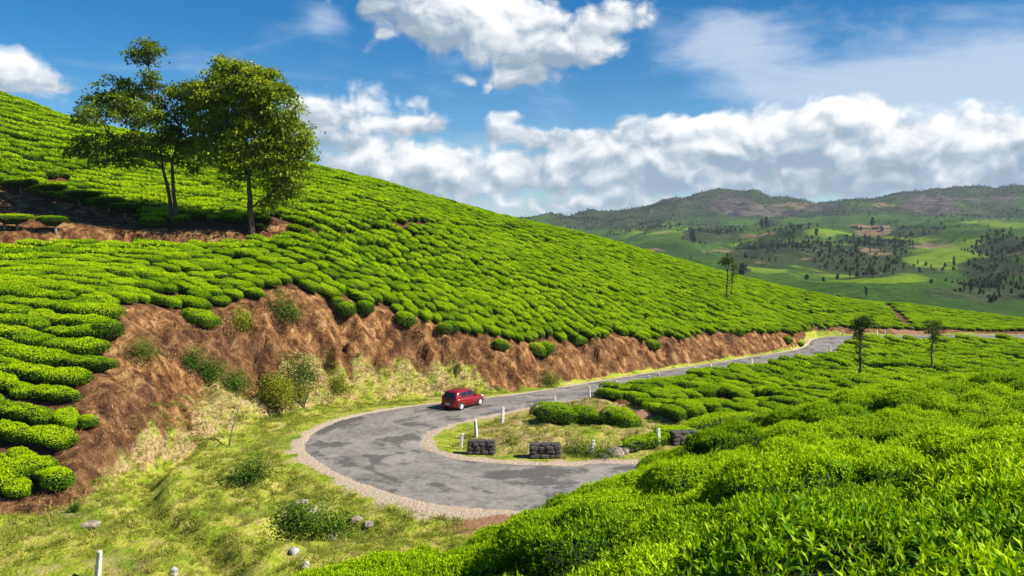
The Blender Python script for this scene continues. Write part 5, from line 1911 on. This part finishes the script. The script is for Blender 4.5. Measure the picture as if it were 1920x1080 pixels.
def far_woods():
    X, Y, Z, px, py, w, bare, rock = FARD
    g = np.random.default_rng(55)
    pr = (w - rock * 0.8 - bare * 0.9) * (px > 950) * (px < 2080) * (py > 330) * (Y > 300)
    prob = np.clip(pr, 0, 1) ** 1.2
    edge = fbm(X / 60, Y / 60, 95, 4)
    prob = prob * sstep(0.38, 0.55, edge) + 0.008 * (Y > 420) * (px > 1000) * (px < 2080) * sstep(0.5, 0.6, fbm(X / 35, Y / 35, 96, 2))
    ridge = (Y > 2250) & (Y < 2650)
    prob = np.where(ridge, prob * 0.8, prob)
    # cells shrink with nearness: weight by ground area of each cell
    area = np.abs(np.gradient(X, axis=1) * np.gradient(Y, axis=0))
    prob = prob * area
    prob = prob.ravel() / prob.sum()
    n = 40000
    idx = g.choice(prob.size, n, p=prob)
    r, c = np.unravel_index(idx, X.shape)
    dx = np.gradient(X, axis=1).ravel()[idx]
    dy = np.gradient(Y, axis=0).ravel()[idx]
    x = X.ravel()[idx] + dx * g.uniform(-.5, .5, n)
    y = Y.ravel()[idx] + dy * g.uniform(-.5, .5, n)
    z = far_z(x, y)
    s = g.uniform(0.30, 0.68, n) * np.where(y > 1900, 0.80, np.where(y < 800, 0.70, 0.9))
    scatter('distant_woods', np.c_[x, y, z - 0.4], np.c_[np.zeros(n), np.zeros(n), g.uniform(0, 6.28, n)], np.c_[s * 1.15, s * 1.15, s * g.uniform(.55, 1.0, n)], g.integers(0, 5, n), FTREES, 'dark far-off woods and scattered trees on the hills', 'woods')


far_woods()


def far_hit(px, py, dmin=250, dmax=2700):
    d = np.linspace(dmin, dmax, 4000)
    dv = at(px, py, 1.0) - CAM
    x, y, z = dv[0] * d, d, CAM[2] + dv[2] * d
    gz = far_z(x, y)
    k = np.argmax(gz >= z)
    return np.array([x[k], y[k], gz[k]])


TREE_SPOTS = [(1437, 428, 1.5, 'dark pair of trees on the far hillside above the bare strips, taller one'), (1428, 430, 1.2, 'smaller of the dark tree pair above the bare strips'), (1296, 452, 1.4, 'dark tree at the left end of the far wood'),
              (1300, 458, 1.2, 'lower tree at the left end of the far wood'), (1392, 520, 1.3, 'round dark tree in the dip behind the tea slope'), (1636, 428, 1.2, 'tree standing by the far houses'), (1530, 445, 1.0, 'single dark tree left of the bright far field')]
for i, (px, py, s, lb) in enumerate(TREE_SPOTS):
    p = far_hit(px, py)
    root = empty('far_tree', p, rot=(0, 0, i * 1.3), label=lb, cat='tree')
    me = FTREES[i % 2]
    k = s * (1.0 if p[1] > 900 else 0.6)
    c = obj('crown', me, None, root, scale=(k, k, k))
    tv, tf = [], []
    tube(tv, tf, [(0, 0, -1), (0, 0, 3 * k), (0, 0, 5 * k)], [0.4 * k, 0.32 * k, 0.2 * k], 6)
    obj('trunk', mesh_np('far_tree_trunk', tv, tf), M_BARK, root)

M_WALL = principled('pale_house_wall', (0.26, 0.21, 0.17), 0.9, noise=(0.5, .8, 1.1))
M_TILE = principled('rusty_roof', (0.14, 0.08, 0.055), 0.85, noise=(0.6, .7, 1.3))
M_DARKWIN = principled('dark_window', (0.03, 0.035, 0.04), 0.3)
HOUSES = [(1602, 428, 16, 'leftmost far house with rusty roof on the hillside'), (1622, 431, 20, 'long low far house with rusty roof in the middle of the hamlet'), (1642, 430, 14, 'small far house right of the long one'), (1660, 431, 18, 'rightmost far house of the hamlet, slightly lower')]
for px, py, w, lb in HOUSES:
    p = far_hit(px, py)
    root = empty('far_house', p - np.array([0, 0, 0.5]), rot=(0, 0, random.uniform(-.4, .4)), label=lb, cat='house', group='far hamlet')
    w = w * 0.6
    a, b, h = w / 2, 3.0, 3.2
    V = [(-a, -b, -2), (a, -b, -2), (a, b, -2), (-a, b, -2), (-a, -b, h), (a, -b, h), (a, b, h), (-a, b, h), (-a, 0, h + 2.3), (a, 0, h + 2.3)]
    obj('wall', mesh_np('house_wall', V, [(0, 1, 5, 4), (1, 2, 6, 9, 5), (2, 3, 7, 6), (3, 0, 4, 8, 7)]), M_WALL, root)
    e = 0.6
    V = [(-a - e, -b - e, h - 0.3), (a + e, -b - e, h - 0.3), (a + e, 0, h + 2.5), (-a - e, 0, h + 2.5), (-a - e, b + e, h - 0.3), (a + e, b + e, h - 0.3)]
    V += [(x, y, z + 0.25) for x, y, z in V]
    obj('roof', mesh_np('house_roof', V, [(0, 3, 2, 1), (3, 4, 5, 2), (6, 7, 8, 9), (9, 8, 11, 10), (0, 1, 7, 6), (4, 10, 11, 5), (1, 2, 8, 7), (2, 5, 11, 8), (0, 6, 9, 3), (3, 9, 10, 4)]), M_TILE, root)
    for k in range(3):
        x = -a + (k + 0.5) * w / 3
        obj('window', mesh_np('house_window', [(x - .6, -b - .04, 1.2), (x + .6, -b - .04, 1.2), (x + .6, -b - .04, 2.8), (x - .6, -b - .04, 2.8)], [(0, 1, 2, 3)]), M_DARKWIN, root)


# ---------------------------------------------------------------- haze over the valley
def build_haze():
    V = [(x, y, z) for z in (-191.5, 178) for x, y in ((-3200, -60), (3200, -60), (3200, 4250), (-3200, 4250))]
    me = mesh_np('haze', V, [(0, 3, 2, 1), (4, 5, 6, 7), (0, 1, 5, 4), (1, 2, 6, 5), (2, 3, 7, 6), (3, 0, 4, 7)])
    m = bpy.data.materials.new('blue_haze')
    m.use_nodes = True
    t = m.node_tree
    t.nodes.clear()
    v = t.nodes.new('ShaderNodeVolumePrincipled')
    v.inputs['Color'].default_value = (0.72, 0.84, 1.0, 1)
    v.inputs['Density'].default_value = 0.00007
    v.inputs['Anisotropy'].default_value = 0.1
    o = t.nodes.new('ShaderNodeOutputMaterial')
    t.links.new(v.outputs[0], o.inputs['Volume'])
    h = obj('haze', me, m, kind='stuff', label='thin blue haze over the valley', cat='haze')
    return h


build_haze()
